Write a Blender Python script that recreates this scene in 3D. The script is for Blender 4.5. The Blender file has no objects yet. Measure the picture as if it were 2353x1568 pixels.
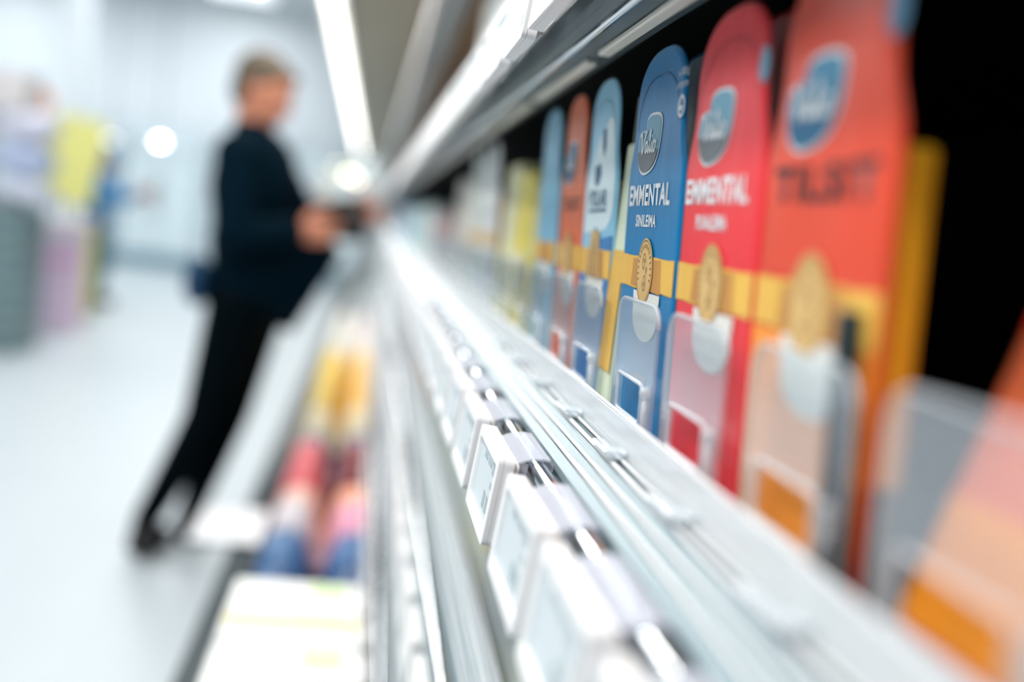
import bpy, bmesh, math, random
from mathutils import Vector, Matrix
random.seed(7)
PI = math.pi
C = bpy.context.scene.collection
SC = bpy.context.scene

# ------------------------------------------------------------------ camera
EYE = 1.2
def make_camera():
    cd = bpy.data.cameras.new('camera')
    co = bpy.data.objects.new('camera', cd)
    C.objects.link(co)
    f = 2288.0
    rho = math.radians(7.0)
    dy = Vector(((855 - 1176.5) / f, -(490 - 784) / f, -1)).normalized()
    h = Vector((math.cos(rho), -math.sin(rho), 0))
    up = h.cross(dy).normalized()
    if up.y < 0:
        up = -up
    xx = dy.cross(up)
    R = Matrix((xx, dy, up))            # rows: world axes in camera space -> camera to world
    co.matrix_world = Matrix.Translation((0, 0, EYE)) @ R.to_4x4()
    cd.sensor_width = 36.0
    cd.lens = 36.0 * f / 2353.0
    cd.clip_start = 0.01
    cd.clip_end = 100
    cd.dof.use_dof = True
    cd.dof.focus_distance = 0.600
    cd.dof.aperture_fstop = 1.75
    SC.camera = co
make_camera()

# ------------------------------------------------------------------ world, light, exposure
w = bpy.data.worlds.new('world')
SC.world = w
w.use_nodes = True
w.node_tree.nodes['Background'].inputs[0].default_value = (0.86, 0.94, 1.0, 1)
w.node_tree.nodes['Background'].inputs[1].default_value = 0.4

def area(name, loc, size, power, col=(0.95, 0.98, 1.0), rot=(0, 0, 0)):
    l = bpy.data.lights.new(name, 'AREA')
    l.shape = 'RECTANGLE'
    l.size, l.size_y = size
    l.energy = power
    l.color = col
    o = bpy.data.objects.new(name, l)
    o.location = loc
    o.rotation_euler = rot
    C.objects.link(o)
    return o
LIGHT_ROWS = [(-2.2, -2.6, 135), (-2.2, 0.6, 165), (-2.2, 4.4, 160), (-2.2, 8.2, 125), (-2.2, 11.4, 96), (-2.2, 14.4, 84), (-5.6, 8.2, 135), (-5.6, 11.4, 108), (-5.6, 14.4, 92)]
for i, (x, y, e) in enumerate(LIGHT_ROWS):
    area('ceiling_area_light', (x, y, 4.10), (0.9, 2.6), e)
# the lamp tubes under the canopy of the case
for k in range(12):
    area('canopy_tube_light', (-0.235, -0.52 + k * 1.29 + 0.63, 2.018), (0.04, 1.2), 16.0, (1.0, 0.98, 0.94), (0, math.radians(-20), 0))

SC.view_settings.view_transform = 'Standard'
SC.view_settings.look = 'None'
SC.view_settings.gamma = 1
SC.view_settings.use_curve_mapping = False
SC.view_settings.exposure = -1.02
cy = SC.cycles
cy.max_bounces = 8
cy.diffuse_bounces = 3
cy.glossy_bounces = 3
cy.transmission_bounces = 4
cy.transparent_max_bounces = 10
cy.caustics_reflective = False
cy.caustics_refractive = False
cy.sample_clamp_indirect = 6.0
cy.use_denoising = True

# ------------------------------------------------------------------ materials
def lin(c):
    r = []
    for v in c[:3]:
        v = v / 255.0
        r.append(v / 12.92 if v <= 0.04045 else ((v + 0.055) / 1.055) ** 2.4)
    return (*r, 1)
_mats = {}
def M(name, col, rough=0.5, metal=0.0, spec=0.5, var=0.05, scale=30.0, bump=0.0, emit=0.0, stretch=(1, 1, 1)):
    if name in _mats:
        return _mats[name]
    m = bpy.data.materials.new(name)
    m.use_nodes = True
    nt = m.node_tree
    b = nt.nodes['Principled BSDF']
    c = lin(col)
    tc = nt.nodes.new('ShaderNodeTexCoord')
    mp = nt.nodes.new('ShaderNodeMapping')
    mp.inputs['Scale'].default_value = stretch
    nz = nt.nodes.new('ShaderNodeTexNoise')
    nz.inputs['Scale'].default_value = scale
    nz.inputs['Detail'].default_value = 2
    mx = nt.nodes.new('ShaderNodeMix')
    mx.data_type = 'RGBA'
    mx.inputs['A'].default_value = tuple(v * (1 - var) for v in c[:3]) + (1,)
    mx.inputs['B'].default_value = tuple(min(1, v * (1 + var)) for v in c[:3]) + (1,)
    nt.links.new(tc.outputs['Object'], mp.inputs['Vector'])
    nt.links.new(mp.outputs['Vector'], nz.inputs['Vector'])
    nt.links.new(nz.outputs['Fac'], mx.inputs['Factor'])
    nt.links.new(mx.outputs['Result'], b.inputs['Base Color'])
    b.inputs['Roughness'].default_value = rough
    b.inputs['Metallic'].default_value = metal
    b.inputs['Specular IOR Level'].default_value = spec
    if bump:
        bp = nt.nodes.new('ShaderNodeBump')
        bp.inputs['Strength'].default_value = bump
        bp.inputs['Distance'].default_value = 0.004
        nt.links.new(nz.outputs['Fac'], bp.inputs['Height'])
        nt.links.new(bp.outputs['Normal'], b.inputs['Normal'])
    if emit:
        b.inputs['Emission Color'].default_value = c
        b.inputs['Emission Strength'].default_value = emit
    _mats[name] = m
    return m

def clear(name, milk, tint=(0.94, 0.97, 0.98), milk_col=(228, 233, 240), rough=0.12, ior=1.22):
    """thin clear plastic: Fresnel mirror over a see-through sheet with a little haze of its own"""
    m = bpy.data.materials.new(name)
    m.use_nodes = True
    nt = m.node_tree
    nt.nodes.clear()
    out = nt.nodes.new('ShaderNodeOutputMaterial')
    tr = nt.nodes.new('ShaderNodeBsdfTransparent')
    tr.inputs[0].default_value = (*tint, 1)
    gl = nt.nodes.new('ShaderNodeBsdfGlossy')
    gl.inputs['Roughness'].default_value = rough
    gl.inputs['Color'].default_value = (0.95, 0.97, 1, 1)
    df = nt.nodes.new('ShaderNodeBsdfDiffuse')
    df.inputs[0].default_value = lin(milk_col)
    nz = nt.nodes.new('ShaderNodeTexNoise')
    nz.inputs['Scale'].default_value = 60
    mr = nt.nodes.new('ShaderNodeMapRange')
    mr.inputs['To Min'].default_value = milk * 0.85
    mr.inputs['To Max'].default_value = min(1, milk * 1.15)
    lw = nt.nodes.new('ShaderNodeLayerWeight')          # Schlick's curve, the same from both faces
    pw = nt.nodes.new('ShaderNodeMath')
    pw.operation = 'POWER'
    pw.inputs[1].default_value = 5.0
    fr = nt.nodes.new('ShaderNodeMapRange')
    fr.inputs['To Min'].default_value = 0.03
    fr.inputs['To Max'].default_value = 0.8
    nt.links.new(lw.outputs['Facing'], pw.inputs[0])
    nt.links.new(pw.outputs[0], fr.inputs['Value'])
    m1 = nt.nodes.new('ShaderNodeMixShader')
    m2 = nt.nodes.new('ShaderNodeMixShader')
    L = nt.links.new
    L(nz.outputs['Fac'], mr.inputs['Value'])
    L(mr.outputs['Result'], m1.inputs[0])
    L(tr.outputs[0], m1.inputs[1])
    L(df.outputs[0], m1.inputs[2])
    L(fr.outputs[0], m2.inputs[0])
    L(m1.outputs[0], m2.inputs[1])
    L(gl.outputs[0], m2.inputs[2])
    L(m2.outputs[0], out.inputs[0])
    _mats[name] = m
    return m

WHITE = M('white_plastic', (240, 241, 243), 0.35)
CASE = M('label_casing_plastic', (243, 243, 244), 0.4, var=0.02)
STEEL = M('brushed_steel', (108, 124, 130), 0.42, 0.55, var=0.12, scale=25, stretch=(40, 1, 40), bump=0.05)
CHROME = M('chrome', (225, 228, 230), 0.12, 1.0, var=0.04)
SHELFMET = M('painted_shelf_metal', (184, 194, 198), 0.32, 0.25, var=0.08, scale=60)
BLACK = M('black_liner', (9, 10, 12), 0.75, spec=0.12)
CREAM = M('cream_reflection', (255, 246, 232), 0.45)  # pale colour stands in for a warm reflection
DARKPL = M('dark_slate_plastic', (22, 48, 58), 0.4)
CLEAR = clear('clear_plastic', 0.17, milk_col=(222, 230, 238))
CLIPCL = clear('clip_plastic', 0.40, milk_col=(230, 232, 244))
RISER = clear('riser_acrylic', 0.62, milk_col=(238, 243, 245))
RIM = clear('plastic_rim', 0.35, milk_col=(232, 236, 240), rough=0.08)

# ------------------------------------------------------------------ mesh helpers
def link(name, bm, mat, parent=None, smooth=False):
    me = bpy.data.meshes.new(name)
    bmesh.ops.recalc_face_normals(bm, faces=bm.faces)
    bm.to_mesh(me)
    bm.free()
    if smooth:
        for p in me.polygons:
            p.use_smooth = True
    me.materials.append(mat)
    o = bpy.data.objects.new(name, me)
    C.objects.link(o)
    if parent:
        o.parent = parent
    return o
def tag(o, label, cat, group=None):
    o['label'] = label
    o['category'] = cat
    if group:
        o['group'] = group
    return o
def struct(o):
    o['kind'] = 'structure'
    return o
def thing(name, loc=(0, 0, 0), rot=(0, 0, 0)):
    o = bpy.data.objects.new(name, None)
    o.location = loc
    o.rotation_euler = rot
    o.empty_display_size = 0.05
    C.objects.link(o)
    return o
def dup(root, loc=None, rot=None, kids=True):
    r = root.copy()
    C.objects.link(r)
    if loc is not None:
        r.location = loc
    if rot is not None:
        r.rotation_euler = rot
    if kids:
        for ch in list(root.children):
            c = ch.copy()
            C.objects.link(c)
            c.parent = r
            for g in list(ch.children):
                d = g.copy()
                C.objects.link(d)
                d.parent = c
    return r
def box(bm, x0, x1, y0, y1, z0, z1, bevel=0.0, seg=1):
    r = bmesh.ops.create_cube(bm, size=1.0)
    vs = r['verts']
    for v in vs:
        v.co = Vector((x0 + (v.co.x + .5) * (x1 - x0), y0 + (v.co.y + .5) * (y1 - y0), z0 + (v.co.z + .5) * (z1 - z0)))
    if bevel:
        es = list({e for v in vs for e in v.link_edges})
        bmesh.ops.bevel(bm, geom=es, offset=bevel, segments=seg, affect='EDGES', profile=0.5)
    return bm
def B(x0, x1, y0, y1, z0, z1, bevel=0.0, seg=1):
    return box(bmesh.new(), x0, x1, y0, y1, z0, z1, bevel, seg)
def prism_y(pts, y0, y1, bm=None):
    """cross-section pts (x, z) extruded along y"""
    bm = bm or bmesh.new()
    a = [bm.verts.new((p[0], y0, p[1])) for p in pts]
    b = [bm.verts.new((p[0], y1, p[1])) for p in pts]
    n = len(pts)
    bm.faces.new(a)
    bm.faces.new(b[::-1])
    for i in range(n):
        bm.faces.new((a[i], b[i], b[(i + 1) % n], a[(i + 1) % n]))
    return bm
def plate(outer, holes, y0, y1, bm=None):
    """outline (x, z) with holes, thickness y0..y1"""
    bm = bm or bmesh.new()
    es = []
    loops = []
    for lp in [outer] + holes:
        vs = [bm.verts.new((p[0], y0, p[1])) for p in lp]
        loops.append(vs)
        for i in range(len(vs)):
            es.append(bm.edges.new((vs[i], vs[(i + 1) % len(vs)])))
    r = bmesh.ops.triangle_fill(bm, use_beauty=True, edges=es)
    fs = [g for g in r['geom'] if isinstance(g, bmesh.types.BMFace)]
    ex = bmesh.ops.extrude_face_region(bm, geom=fs)
    for g in ex['geom']:
        if isinstance(g, bmesh.types.BMVert):
            g.co.y = y1
    return bm
def lathe(bm, prof, seg=20, center=(0, 0, 0), axis='z'):
    rings = []
    for r, z in prof:
        ring = []
        for i in range(seg):
            a = 2 * PI * i / seg
            p = Vector((r * math.cos(a), r * math.sin(a), z))
            ring.append(bm.verts.new(p + Vector(center)))
        rings.append(ring)
    for a, b in zip(rings, rings[1:]):
        for i in range(seg):
            bm.faces.new((a[i], a[(i + 1) % seg], b[(i + 1) % seg], b[i]))
    bm.faces.new(rings[0][::-1])
    bm.faces.new(rings[-1])
    return bm
def tube(bm, pts, r, seg=8, closed=False):
    pts = [Vector(p) for p in pts]
    n = len(pts)
    rings = []
    for i, p in enumerate(pts):
        a = pts[(i - 1) % n] if (closed or i > 0) else p
        b = pts[(i + 1) % n] if (closed or i < n - 1) else p
        t = (b - a).normalized()
        q = t.to_track_quat('Z', 'Y')
        rr = r[i] if isinstance(r, (list, tuple)) else r
        rings.append([bm.verts.new(p + q @ Vector((rr * math.cos(2 * PI * k / seg), rr * math.sin(2 * PI * k / seg), 0))) for k in range(seg)])
    for i in range(n if closed else n - 1):
        a, b = rings[i], rings[(i + 1) % n]
        # align start vertex to avoid twist
        best = min(range(seg), key=lambda s: (a[0].co - b[s].co).length)
        b2 = b[best:] + b[:best]
        for k in range(seg):
            try:
                bm.faces.new((a[k], a[(k + 1) % seg], b2[(k + 1) % seg], b2[k]))
            except ValueError:
                pass
        rings[(i + 1) % n] = b2 if not (closed and i == n - 1) else rings[0]
    if not closed:
        bm.faces.new(rings[0][::-1])
        bm.faces.new(rings[-1])
    return bm
def ball(bm, c, r, u=12, v=8, sc=(1, 1, 1), rot=None):
    m = Matrix.Translation(c) @ (rot.to_4x4() if rot else Matrix.Identity(4)) @ Matrix.Diagonal((*sc, 1))
    bmesh.ops.create_uvsphere(bm, u_segments=u, v_segments=v, radius=r, matrix=m)
    return bm
def rrect(x0, x1, z0, z1, r, n=5, corners=(1, 1, 1, 1)):
    """rounded rectangle outline, corners bl br tr tl"""
    pts = []
    cs = [(x0 + r, z0 + r, PI, corners[0], (x0, z0)), (x1 - r, z0 + r, 1.5 * PI, corners[1], (x1, z0)), (x1 - r, z1 - r, 0, corners[2], (x1, z1)), (x0 + r, z1 - r, PI / 2, corners[3], (x0, z1))]
    for cx, cz, a0, on, sharp in cs:
        if not on:
            pts.append(sharp)
            continue
        for k in range(n + 1):
            a = a0 + k * PI / 2 / n
            pts.append((cx + r * math.cos(a), cz + r * math.sin(a)))
    return pts
def flat(bm, pts, y):
    """a flat print: outline (x, z) at depth y, facing -y"""
    bm.faces.new([bm.verts.new((p[0], y, p[1])) for p in pts])
    return bm
def ribbon(bm, pts, wd, y):
    """a pen stroke of width wd along pts (x, z)"""
    P = [Vector((p[0], p[1])) for p in pts]
    L, Rr = [], []
    for i, p in enumerate(P):
        t = (P[min(i + 1, len(P) - 1)] - P[max(i - 1, 0)]).normalized()
        n = Vector((-t.y, t.x)) * wd / 2
        L.append(bm.verts.new((p.x + n.x, y, p.y + n.y)))
        Rr.append(bm.verts.new((p.x - n.x, y, p.y - n.y)))
    for i in range(len(P) - 1):
        bm.faces.new((L[i], L[i + 1], Rr[i + 1], Rr[i]))
    return bm
def ell(cx, cz, rx, rz, n=28):
    return [(cx + rx * math.cos(2 * PI * k / n), cz + rz * math.sin(2 * PI * k / n)) for k in range(n)]
def text(name, body, x0, x1, z0, z1, y, mat, parent, bold=0.02, spacing=1.0):
    cu = bpy.data.curves.new('lettering', 'FONT')
    cu.body = body
    cu.offset = bold
    cu.space_character = spacing
    cu.resolution_u = 3
    to = bpy.data.objects.new('lettering_tmp', cu)
    C.objects.link(to)
    bpy.context.view_layer.update()
    dg = bpy.context.evaluated_depsgraph_get()
    me = bpy.data.meshes.new_from_object(to.evaluated_get(dg))
    bpy.data.objects.remove(to)
    bpy.data.curves.remove(cu)
    xs = [v.co.x for v in me.vertices]
    ys = [v.co.y for v in me.vertices]
    sx = (x1 - x0) / (max(xs) - min(xs))
    sy = (z1 - z0) / (max(ys) - min(ys))
    mx, my = min(xs), min(ys)
    for v in me.vertices:
        v.co = Vector((x0 + (v.co.x - mx) * sx, y, z0 + (v.co.y - my) * sy))
    me.materials.clear()
    me.materials.append(mat)
    me.name = name
    o = bpy.data.objects.new(name, me)
    C.objects.link(o)
    o.parent = parent
    return o
def remesh(name, bm, voxel, mat, parent=None, smooth_iter=2):
    me = bpy.data.meshes.new(name)
    bm.to_mesh(me)
    bm.free()
    t = bpy.data.objects.new('tmp', me)
    C.objects.link(t)
    md = t.modifiers.new('r', 'REMESH')
    md.mode = 'VOXEL'
    md.voxel_size = voxel
    if smooth_iter:
        sm = t.modifiers.new('s', 'SMOOTH')
        sm.factor = 0.5
        sm.iterations = smooth_iter
    bpy.context.view_layer.update()
    me2 = bpy.data.meshes.new_from_object(t.evaluated_get(bpy.context.evaluated_depsgraph_get()))
    bpy.data.objects.remove(t)
    for p in me2.polygons:
        p.use_smooth = True
    me2.materials.clear()
    me2.materials.append(mat)
    me2.name = name
    o = bpy.data.objects.new(name, me2)
    C.objects.link(o)
    if parent:
        o.parent = parent
    return o

# ------------------------------------------------------------------ the room
RX0, RX1, RY0, RY1, RZ = -9.0, 1.6, -4.5, 16.5, 4.2
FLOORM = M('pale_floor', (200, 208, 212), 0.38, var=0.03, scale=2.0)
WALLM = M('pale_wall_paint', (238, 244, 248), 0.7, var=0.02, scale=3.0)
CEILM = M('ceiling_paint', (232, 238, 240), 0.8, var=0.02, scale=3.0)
struct(link('floor', B(RX0, RX1, RY0, RY1, -0.1, 0), FLOORM))
struct(link('ceiling', B(RX0, RX1, RY0, RY1, RZ, RZ + 0.1), CEILM))
struct(link('wall_back', B(RX0, RX1, RY1, RY1 + 0.1, 0, RZ), WALLM))
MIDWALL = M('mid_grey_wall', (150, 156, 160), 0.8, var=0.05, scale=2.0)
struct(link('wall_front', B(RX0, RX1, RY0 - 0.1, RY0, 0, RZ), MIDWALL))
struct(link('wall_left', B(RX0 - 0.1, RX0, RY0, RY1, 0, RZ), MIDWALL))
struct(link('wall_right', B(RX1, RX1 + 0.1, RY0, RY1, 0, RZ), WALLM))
struct(link('trim_1', B(-3.60, -3.33, 11.9, 12.2, 0, RZ, 0.01), M('white_column_paint', (236, 242, 246), 0.6)))
PANELM = M('lamp_diffuser', (250, 252, 255), 0.5, emit=3.0)
for i, (x, y, e) in enumerate(LIGHT_ROWS):
    t = thing('ceiling_light', (x, y, RZ))
    tag(t, 'long flat white ceiling light panel above the shop floor', 'ceiling light', 'ceiling light panels')
    link('housing', B(-0.5, 0.5, -1.35, 1.35, -0.05, 0.0), WHITE, t)
    link('diffuser', B(-0.46, 0.46, -1.31, 1.31, -0.062, -0.05), PANELM, t)

# ------------------------------------------------------------------ the refrigerated case with its shelves
Y0, Y1 = -0.6, 15.0
case = thing('refrigerated_case', (0.2, 4.3, 0))
tag(case, 'long open refrigerated display case with steel shelves and black interior', 'display case')
def cpart(name, bm, mat, parent=None, smooth=False):
    p = parent or case
    o = link(name, bm, mat, p, smooth)
    if p is case:
        o.location = (-0.2, -4.3, 0)      # meshes are written in world coordinates
    return o
BUMP = M('dark_bumper_rubber', (16, 38, 44), 0.5)
TUBM = M('tub_grey', (150, 160, 163), 0.5)
cpart('back_panel', B(0.60, 0.66, Y0, Y1, 0, 2.24), BLACK)
cpart('side_panel', B(-0.20, 0.66, Y1, Y1 + 0.04, 0, 2.24), SHELFMET)
cpart('side_panel', B(-0.20, 0.66, Y0 - 0.04, Y0, 0, 2.24), SHELFMET)
cpart('base', B(-0.20, 0.60, Y0, Y1, 0.0, 0.27), TUBM)
cpart('tub_front', B(-0.21, -0.183, Y0, Y1, 0.05, 0.385), DARKPL)
cpart('bumper', prism_y([(-0.245, 0.30), (-0.25, 0.37), (-0.243, 0.40), (-0.18, 0.402), (-0.172, 0.385), (-0.172, 0.30)], Y0, Y1), BUMP)
CANM = M('canopy_metal', (124, 114, 88), 0.35, 0.3, var=0.06, scale=6)
cpart('canopy', prism_y([(-0.32, 2.08), (-0.34, 2.22), (-0.30, 2.28), (0.66, 2.28), (0.66, 2.06), (-0.18, 2.06), (-0.19, 2.09)], Y0, Y1), CANM)
LAMPM = M('tube_diffuser', (255, 252, 244), 0.4, emit=9.0)
for k in range(12):
    y = Y0 + 0.08 + k * 1.29
    lm = cpart('lamp_housing', B(-0.305, -0.205, y, y + 1.26, 2.055, 2.082), WHITE)
    lt = bmesh.new()
    tube(lt, [(-0.255, y + 0.03, 2.047), (-0.255, y + 1.23, 2.047)], 0.024, 12)
    link('tube', lt, LAMPM, lm, True)

def shelf(dx, dz, back=0.60, under=BLACK, strips=False):
    """one shelf: the front extrusion, its rod, riser and the deck; dx, dz shift the pattern of the eye-level shelf"""
    X = lambda v: v + dx
    Z = lambda v: v + dz
    s = cpart('shelf', B(X(0.158), back, Y0, Y1, Z(1.066), Z(1.083)), SHELFMET)
    def sub(name, bm, mat, smooth=False):
        return link(name, bm, mat, s, smooth)
    sub('shelf_underside', B(X(0.163), back, Y0, Y1, Z(1.058), Z(1.0655)), under)
    sub('front_plate', prism_y([(X(0.160), Z(1.083)), (X(0.150), Z(1.084)), (X(0.141), Z(1.081)), (X(0.121), Z(1.069)), (X(0.119), Z(1.066)), (X(0.123), Z(1.063)), (X(0.160), Z(1.075))], Y0, Y1), STEEL)
    bm = bmesh.new()
    for (x, z, r) in [(0.127, 1.0745, 0.0016), (0.134, 1.0785, 0.0012), (0.1415, 1.0825, 0.0014), (0.1465, 1.0845, 0.001)]:
        tube(bm, [(X(x), Y0, Z(z)), (X(x), Y1, Z(z))], r, 8)
    sub('ridges', bm, WHITE, True)
    bm = bmesh.new()
    tube(bm, [(X(0.1095), Y0, Z(1.0655)), (X(0.1095), Y1, Z(1.0650))], 0.0052, 14)
    sub('rod', bm, CHROME, True)
    sub('front_edge', prism_y([(X(0.118), Z(1.064)), (X(0.122), Z(1.064)), (X(0.124), Z(1.046)), (X(0.162), Z(1.041)), (X(0.162), Z(1.037)), (X(0.119), Z(1.040))], Y0, Y1), STEEL)
    bm = bmesh.new()
    tube(bm, [(X(0.130), Y0, Z(1.0385)), (X(0.130), Y1, Z(1.0385))], 0.003, 8)
    sub('lower_bead', bm, CHROME, True)
    sub('riser', prism_y([(X(0.149), Z(1.084)), (X(0.149), Z(1.1035)), (X(0.150), Z(1.105)), (X(0.1515), Z(1.1035)), (X(0.1515), Z(1.084))], Y0, Y1), RISER)
    bm = bmesh.new()
    tube(bm, [(X(0.1502), Y0, Z(1.105)), (X(0.1502), Y1, Z(1.105))], 0.0011, 8)
    sub('riser_edge', bm, WHITE, True)
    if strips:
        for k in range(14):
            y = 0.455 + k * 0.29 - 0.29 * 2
            sub('reflection_strip', B(X(0.1445), X(0.1535), y, y + 0.25, Z(1.0335), Z(1.0378), 0.001), CREAM)  # pale bars modelled in place of reflections under the shelf front
    return s
MAIN = shelf(0, 0)
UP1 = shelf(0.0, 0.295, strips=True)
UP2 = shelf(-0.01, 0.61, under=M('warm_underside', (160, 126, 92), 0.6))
LOW2 = shelf(0.0, -0.29, under=SHELFMET)
LOW3 = shelf(-0.03, -0.52, under=SHELFMET)

# ------------------------------------------------------------------ electronic price labels
SCREEN = M('grey_paper_screen', (206, 215, 219), 0.5, var=0.03)
INK = M('dark_teal_ink', (10, 70, 72), 0.6)
PALEINK = M('grey_ink', (164, 178, 182), 0.6)
FOOT = M('white_back_plate', (238, 236, 236), 0.4)
LW, LH = 0.093, 0.052
def make_label():
    t = thing('price_label')
    bm = plate(rrect(-LW / 2, LW / 2, -LH / 2, LH / 2, 0.004), [rrect(-LW / 2 + 0.007, LW / 2 - 0.007, -LH / 2 + 0.0065, LH / 2 - 0.0065, 0.002, 3)], 0.0, 0.003)
    bm2 = plate(rrect(-LW / 2, LW / 2, -LH / 2, LH / 2, 0.004), [], 0.0032, 0.0092)
    link('bezel', bm, CASE, t)
    link('casing', bm2, CASE, t)
    sc = link('screen', B(-LW / 2 + 0.007, LW / 2 - 0.007, 0.0022, 0.0032, -LH / 2 + 0.0065, LH / 2 - 0.0065), SCREEN, t)
    for nm, im, marks in [('price_marks', INK, [(0.0335, 0.0355, -0.006, -0.0005), (0.0335, 0.0352, -0.0105, -0.0085), (0.0335, 0.0355, -0.0165, -0.013)]),
                          ('text_marks', PALEINK, [(-0.020, -0.006, 0.011, 0.0145), (-0.002, 0.014, 0.011, 0.0145), (0.018, 0.034, 0.009, 0.0165), (0.020, 0.030, 0.001, 0.005), (0.004, 0.012, -0.014, -0.004), (0.016, 0.024, -0.014, -0.004)])]:
        ink = bmesh.new()
        for (x0, x1, z0, z1) in marks:
            flat(ink, [(x0, z0), (x1, z0), (x1, z1), (x0, z1)], 0.00205)
        link(nm, ink, im, sc)
    link('back_plate', plate(rrect(-LW / 2 + 0.004, LW / 2 - 0.004, -LH / 2 + 0.010, LH / 2 - 0.004, 0.003), [], 0.0098, 0.0128), FOOT, t)
    # clear clip that hooks over the rod
    bm = bmesh.new()
    prof = [(0.0128, 0.0225), (0.020, 0.0262), (0.0265, 0.0272), (0.0310, 0.0272), (0.0330, 0.0248), (0.0333, 0.0215)]
    th = 0.0013
    for i in range(len(prof) - 1):
        (ya, za), (yb, zb) = prof[i], prof[i + 1]
        vs = []
        for x in (-0.036, 0.036):
            vs.append([bm.verts.new((x, ya, za)), bm.verts.new((x, yb, zb)), bm.verts.new((x, yb - 0.0003, zb - th)), bm.verts.new((x, ya, za - th))])
        a, b = vs
        bm.faces.new(a)
        bm.faces.new(b[::-1])
        for k in range(4):
            bm.faces.new((a[k], b[k], b[(k + 1) % 4], a[(k + 1) % 4]))
    box(bm, -0.036, 0.036, 0.0128, 0.0142, -0.020, 0.020)
    for x in (-0.0355, 0.0345):
        box(bm, x, x + 0.001, 0.0142, 0.0190, 0.004, 0.0225)
    link('clip', bm, CLIPCL, t)
    return t
ROTZ = -PI / 2
LAB = make_label()
first_label = [True]
def small_label():
    bm = plate(rrect(-LW / 2, LW / 2, -LH / 2, LH / 2, 0.004, 2), [], 0.0, 0.010)
    o = link('price_label', bm, CASE)
    return o
SMALL = small_label()
first_small = [True]
def put_label(y, dx, dz, label, group=None, far=False):
    loc = (0.0815 + dx, y, 1.049 + dz)
    rot = (math.radians(-5.5), 0, ROTZ)
    if far:
        o = SMALL if first_small[0] else dup(SMALL)
        first_small[0] = False
    else:
        o = LAB if first_label[0] else dup(LAB)
        first_label[0] = False
    o.location = loc
    o.rotation_euler = rot
    tag(o, label, 'price label')
    if group:
        o['group'] = group
    elif 'group' in o:
        del o['group']
    return o
main_labels = [
    (0.582, 'sharply focused white electronic price label below the blue packet'),
    (0.458, 'white electronic price label below the red packet, next nearer after the sharp one'),
    (0.350, 'softly blurred white electronic price label below the red orange packet'),
    (0.242, 'very blurred white electronic price label cut by the lower edge of the picture'),
    (0.700, 'white electronic price label just beyond the sharp one, showing a grey screen edge'),
    (0.815, 'white electronic price label below the light blue packet, second beyond the sharp one'),
    (0.930, 'white electronic price label below the orange packet, third beyond the sharp one'),
]
for y, l in main_labels:
    put_label(y, 0, 0, l)
y = 1.05
while y < 5.6:
    put_label(y, 0, 0, 'white price label blurred into the far row on the eye-level shelf rail', 'far price labels on the eye-level rail', far=y > 1.6)
    y += 0.117
put_label(0.556, 0.0, 0.2955, 'sharp white electronic price label with clear clip hanging from the upper shelf edge')
put_label(0.672, 0.0, 0.2955, 'white price label on the upper shelf edge, next beyond the sharp one up there')
y = 0.79
while y < 5.6:
    put_label(y, 0.0, 0.2955, 'white price label in the blurred bright row along the upper shelf edge', 'blurred price labels on the upper shelf edge', far=y > 1.3)
    y += 0.106
y = 1.2
while y < 6.5:
    put_label(y, -0.004, 0.61, 'white price label on the high shelf rail under the canopy', 'price labels on the high shelf', far=True)
    y += 0.125
y = 0.75
while y < 5.6:
    put_label(y, 0.0, -0.29, 'white price label on the rail of the first shelf below eye level', 'price labels on the first lower shelf', far=True)
    y += 0.125
y = 1.0
while y < 5.6:
    put_label(y, -0.03, -0.52, 'white price label on the rail of the lowest shelf above the tub', 'price labels on the lowest shelf', far=True)
    y += 0.125

# ------------------------------------------------------------------ cheese packets
PW, PH = 0.112, 0.234
def pack_outline(hw=PW / 2, h=PH, n=8):
    nk = hw - 0.009
    pts = [(-hw + 0.004, 0.0), (hw - 0.004, 0.0), (hw, 0.004), (hw, 0.158)]
    pts += [(hw - 0.0012, 0.166), (hw - 0.0045, 0.174), (nk + 0.0015, 0.181), (nk, 0.190)]
    rx, rz = nk * 0.92, 0.030
    for k in range(n + 1):
        a = k * PI / 2 / n
        pts.append((nk - rx + rx * math.cos(a) ** 0.9 if k < n else 0.004, h - rz + rz * math.sin(a) ** 0.9))
    left = [(-p[0], p[1]) for p in pts[4:]][::-1] + [(-hw, 0.158), (-hw, 0.004)]
    return pts + left
def film_mesh(hw=PW / 2, h=PH):
    """front film with a softly rounded edge, then the body behind it"""
    o = pack_outline(hw, h)
    bm = bmesh.new()
    def ring(inset, y):
        out = []
        for (x, z) in o:
            cx = (hw - inset) / hw
            cz = (h / 2 - inset) / (h / 2)
            out.append(bm.verts.new((x * cx, y, h / 2 + (z - h / 2) * cz)))
        return out
    rings = [ring(0.0035, 0.0), ring(0.0014, 0.0004), ring(0.0004, 0.0011), ring(0.0, 0.0020), ring(0.0006, 0.0026)]
    n = len(o)
    bm.faces.new(rings[0])
    for a, b in zip(rings, rings[1:]):
        for i in range(n):
            f = bm.faces.new((a[i], a[(i + 1) % n], b[(i + 1) % n], b[i]))
            f.smooth = True
    bm.faces.new(rings[-1][::-1])
    return bm
def film(name, col, rough=0.3):
    return M(name, col, rough, var=0.08, scale=26, bump=0.4, spec=0.45, stretch=(1, 1, 0.4))
CHEESE = M('yellow_cheese', (238, 176, 40), 0.35, var=0.10, scale=50)
GOLD = M('gold_cheese_band', (238, 186, 78), 0.4, var=0.16, scale=40, stretch=(1, 1, 0.1))
MEDAL = M('medal_gold', (228, 186, 118), 0.35, var=0.08, scale=60)
MEDLINE = M('medal_line', (128, 92, 40), 0.5)
PRINTW = M('white_print', (238, 242, 244), 0.45, var=0.02)
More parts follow.
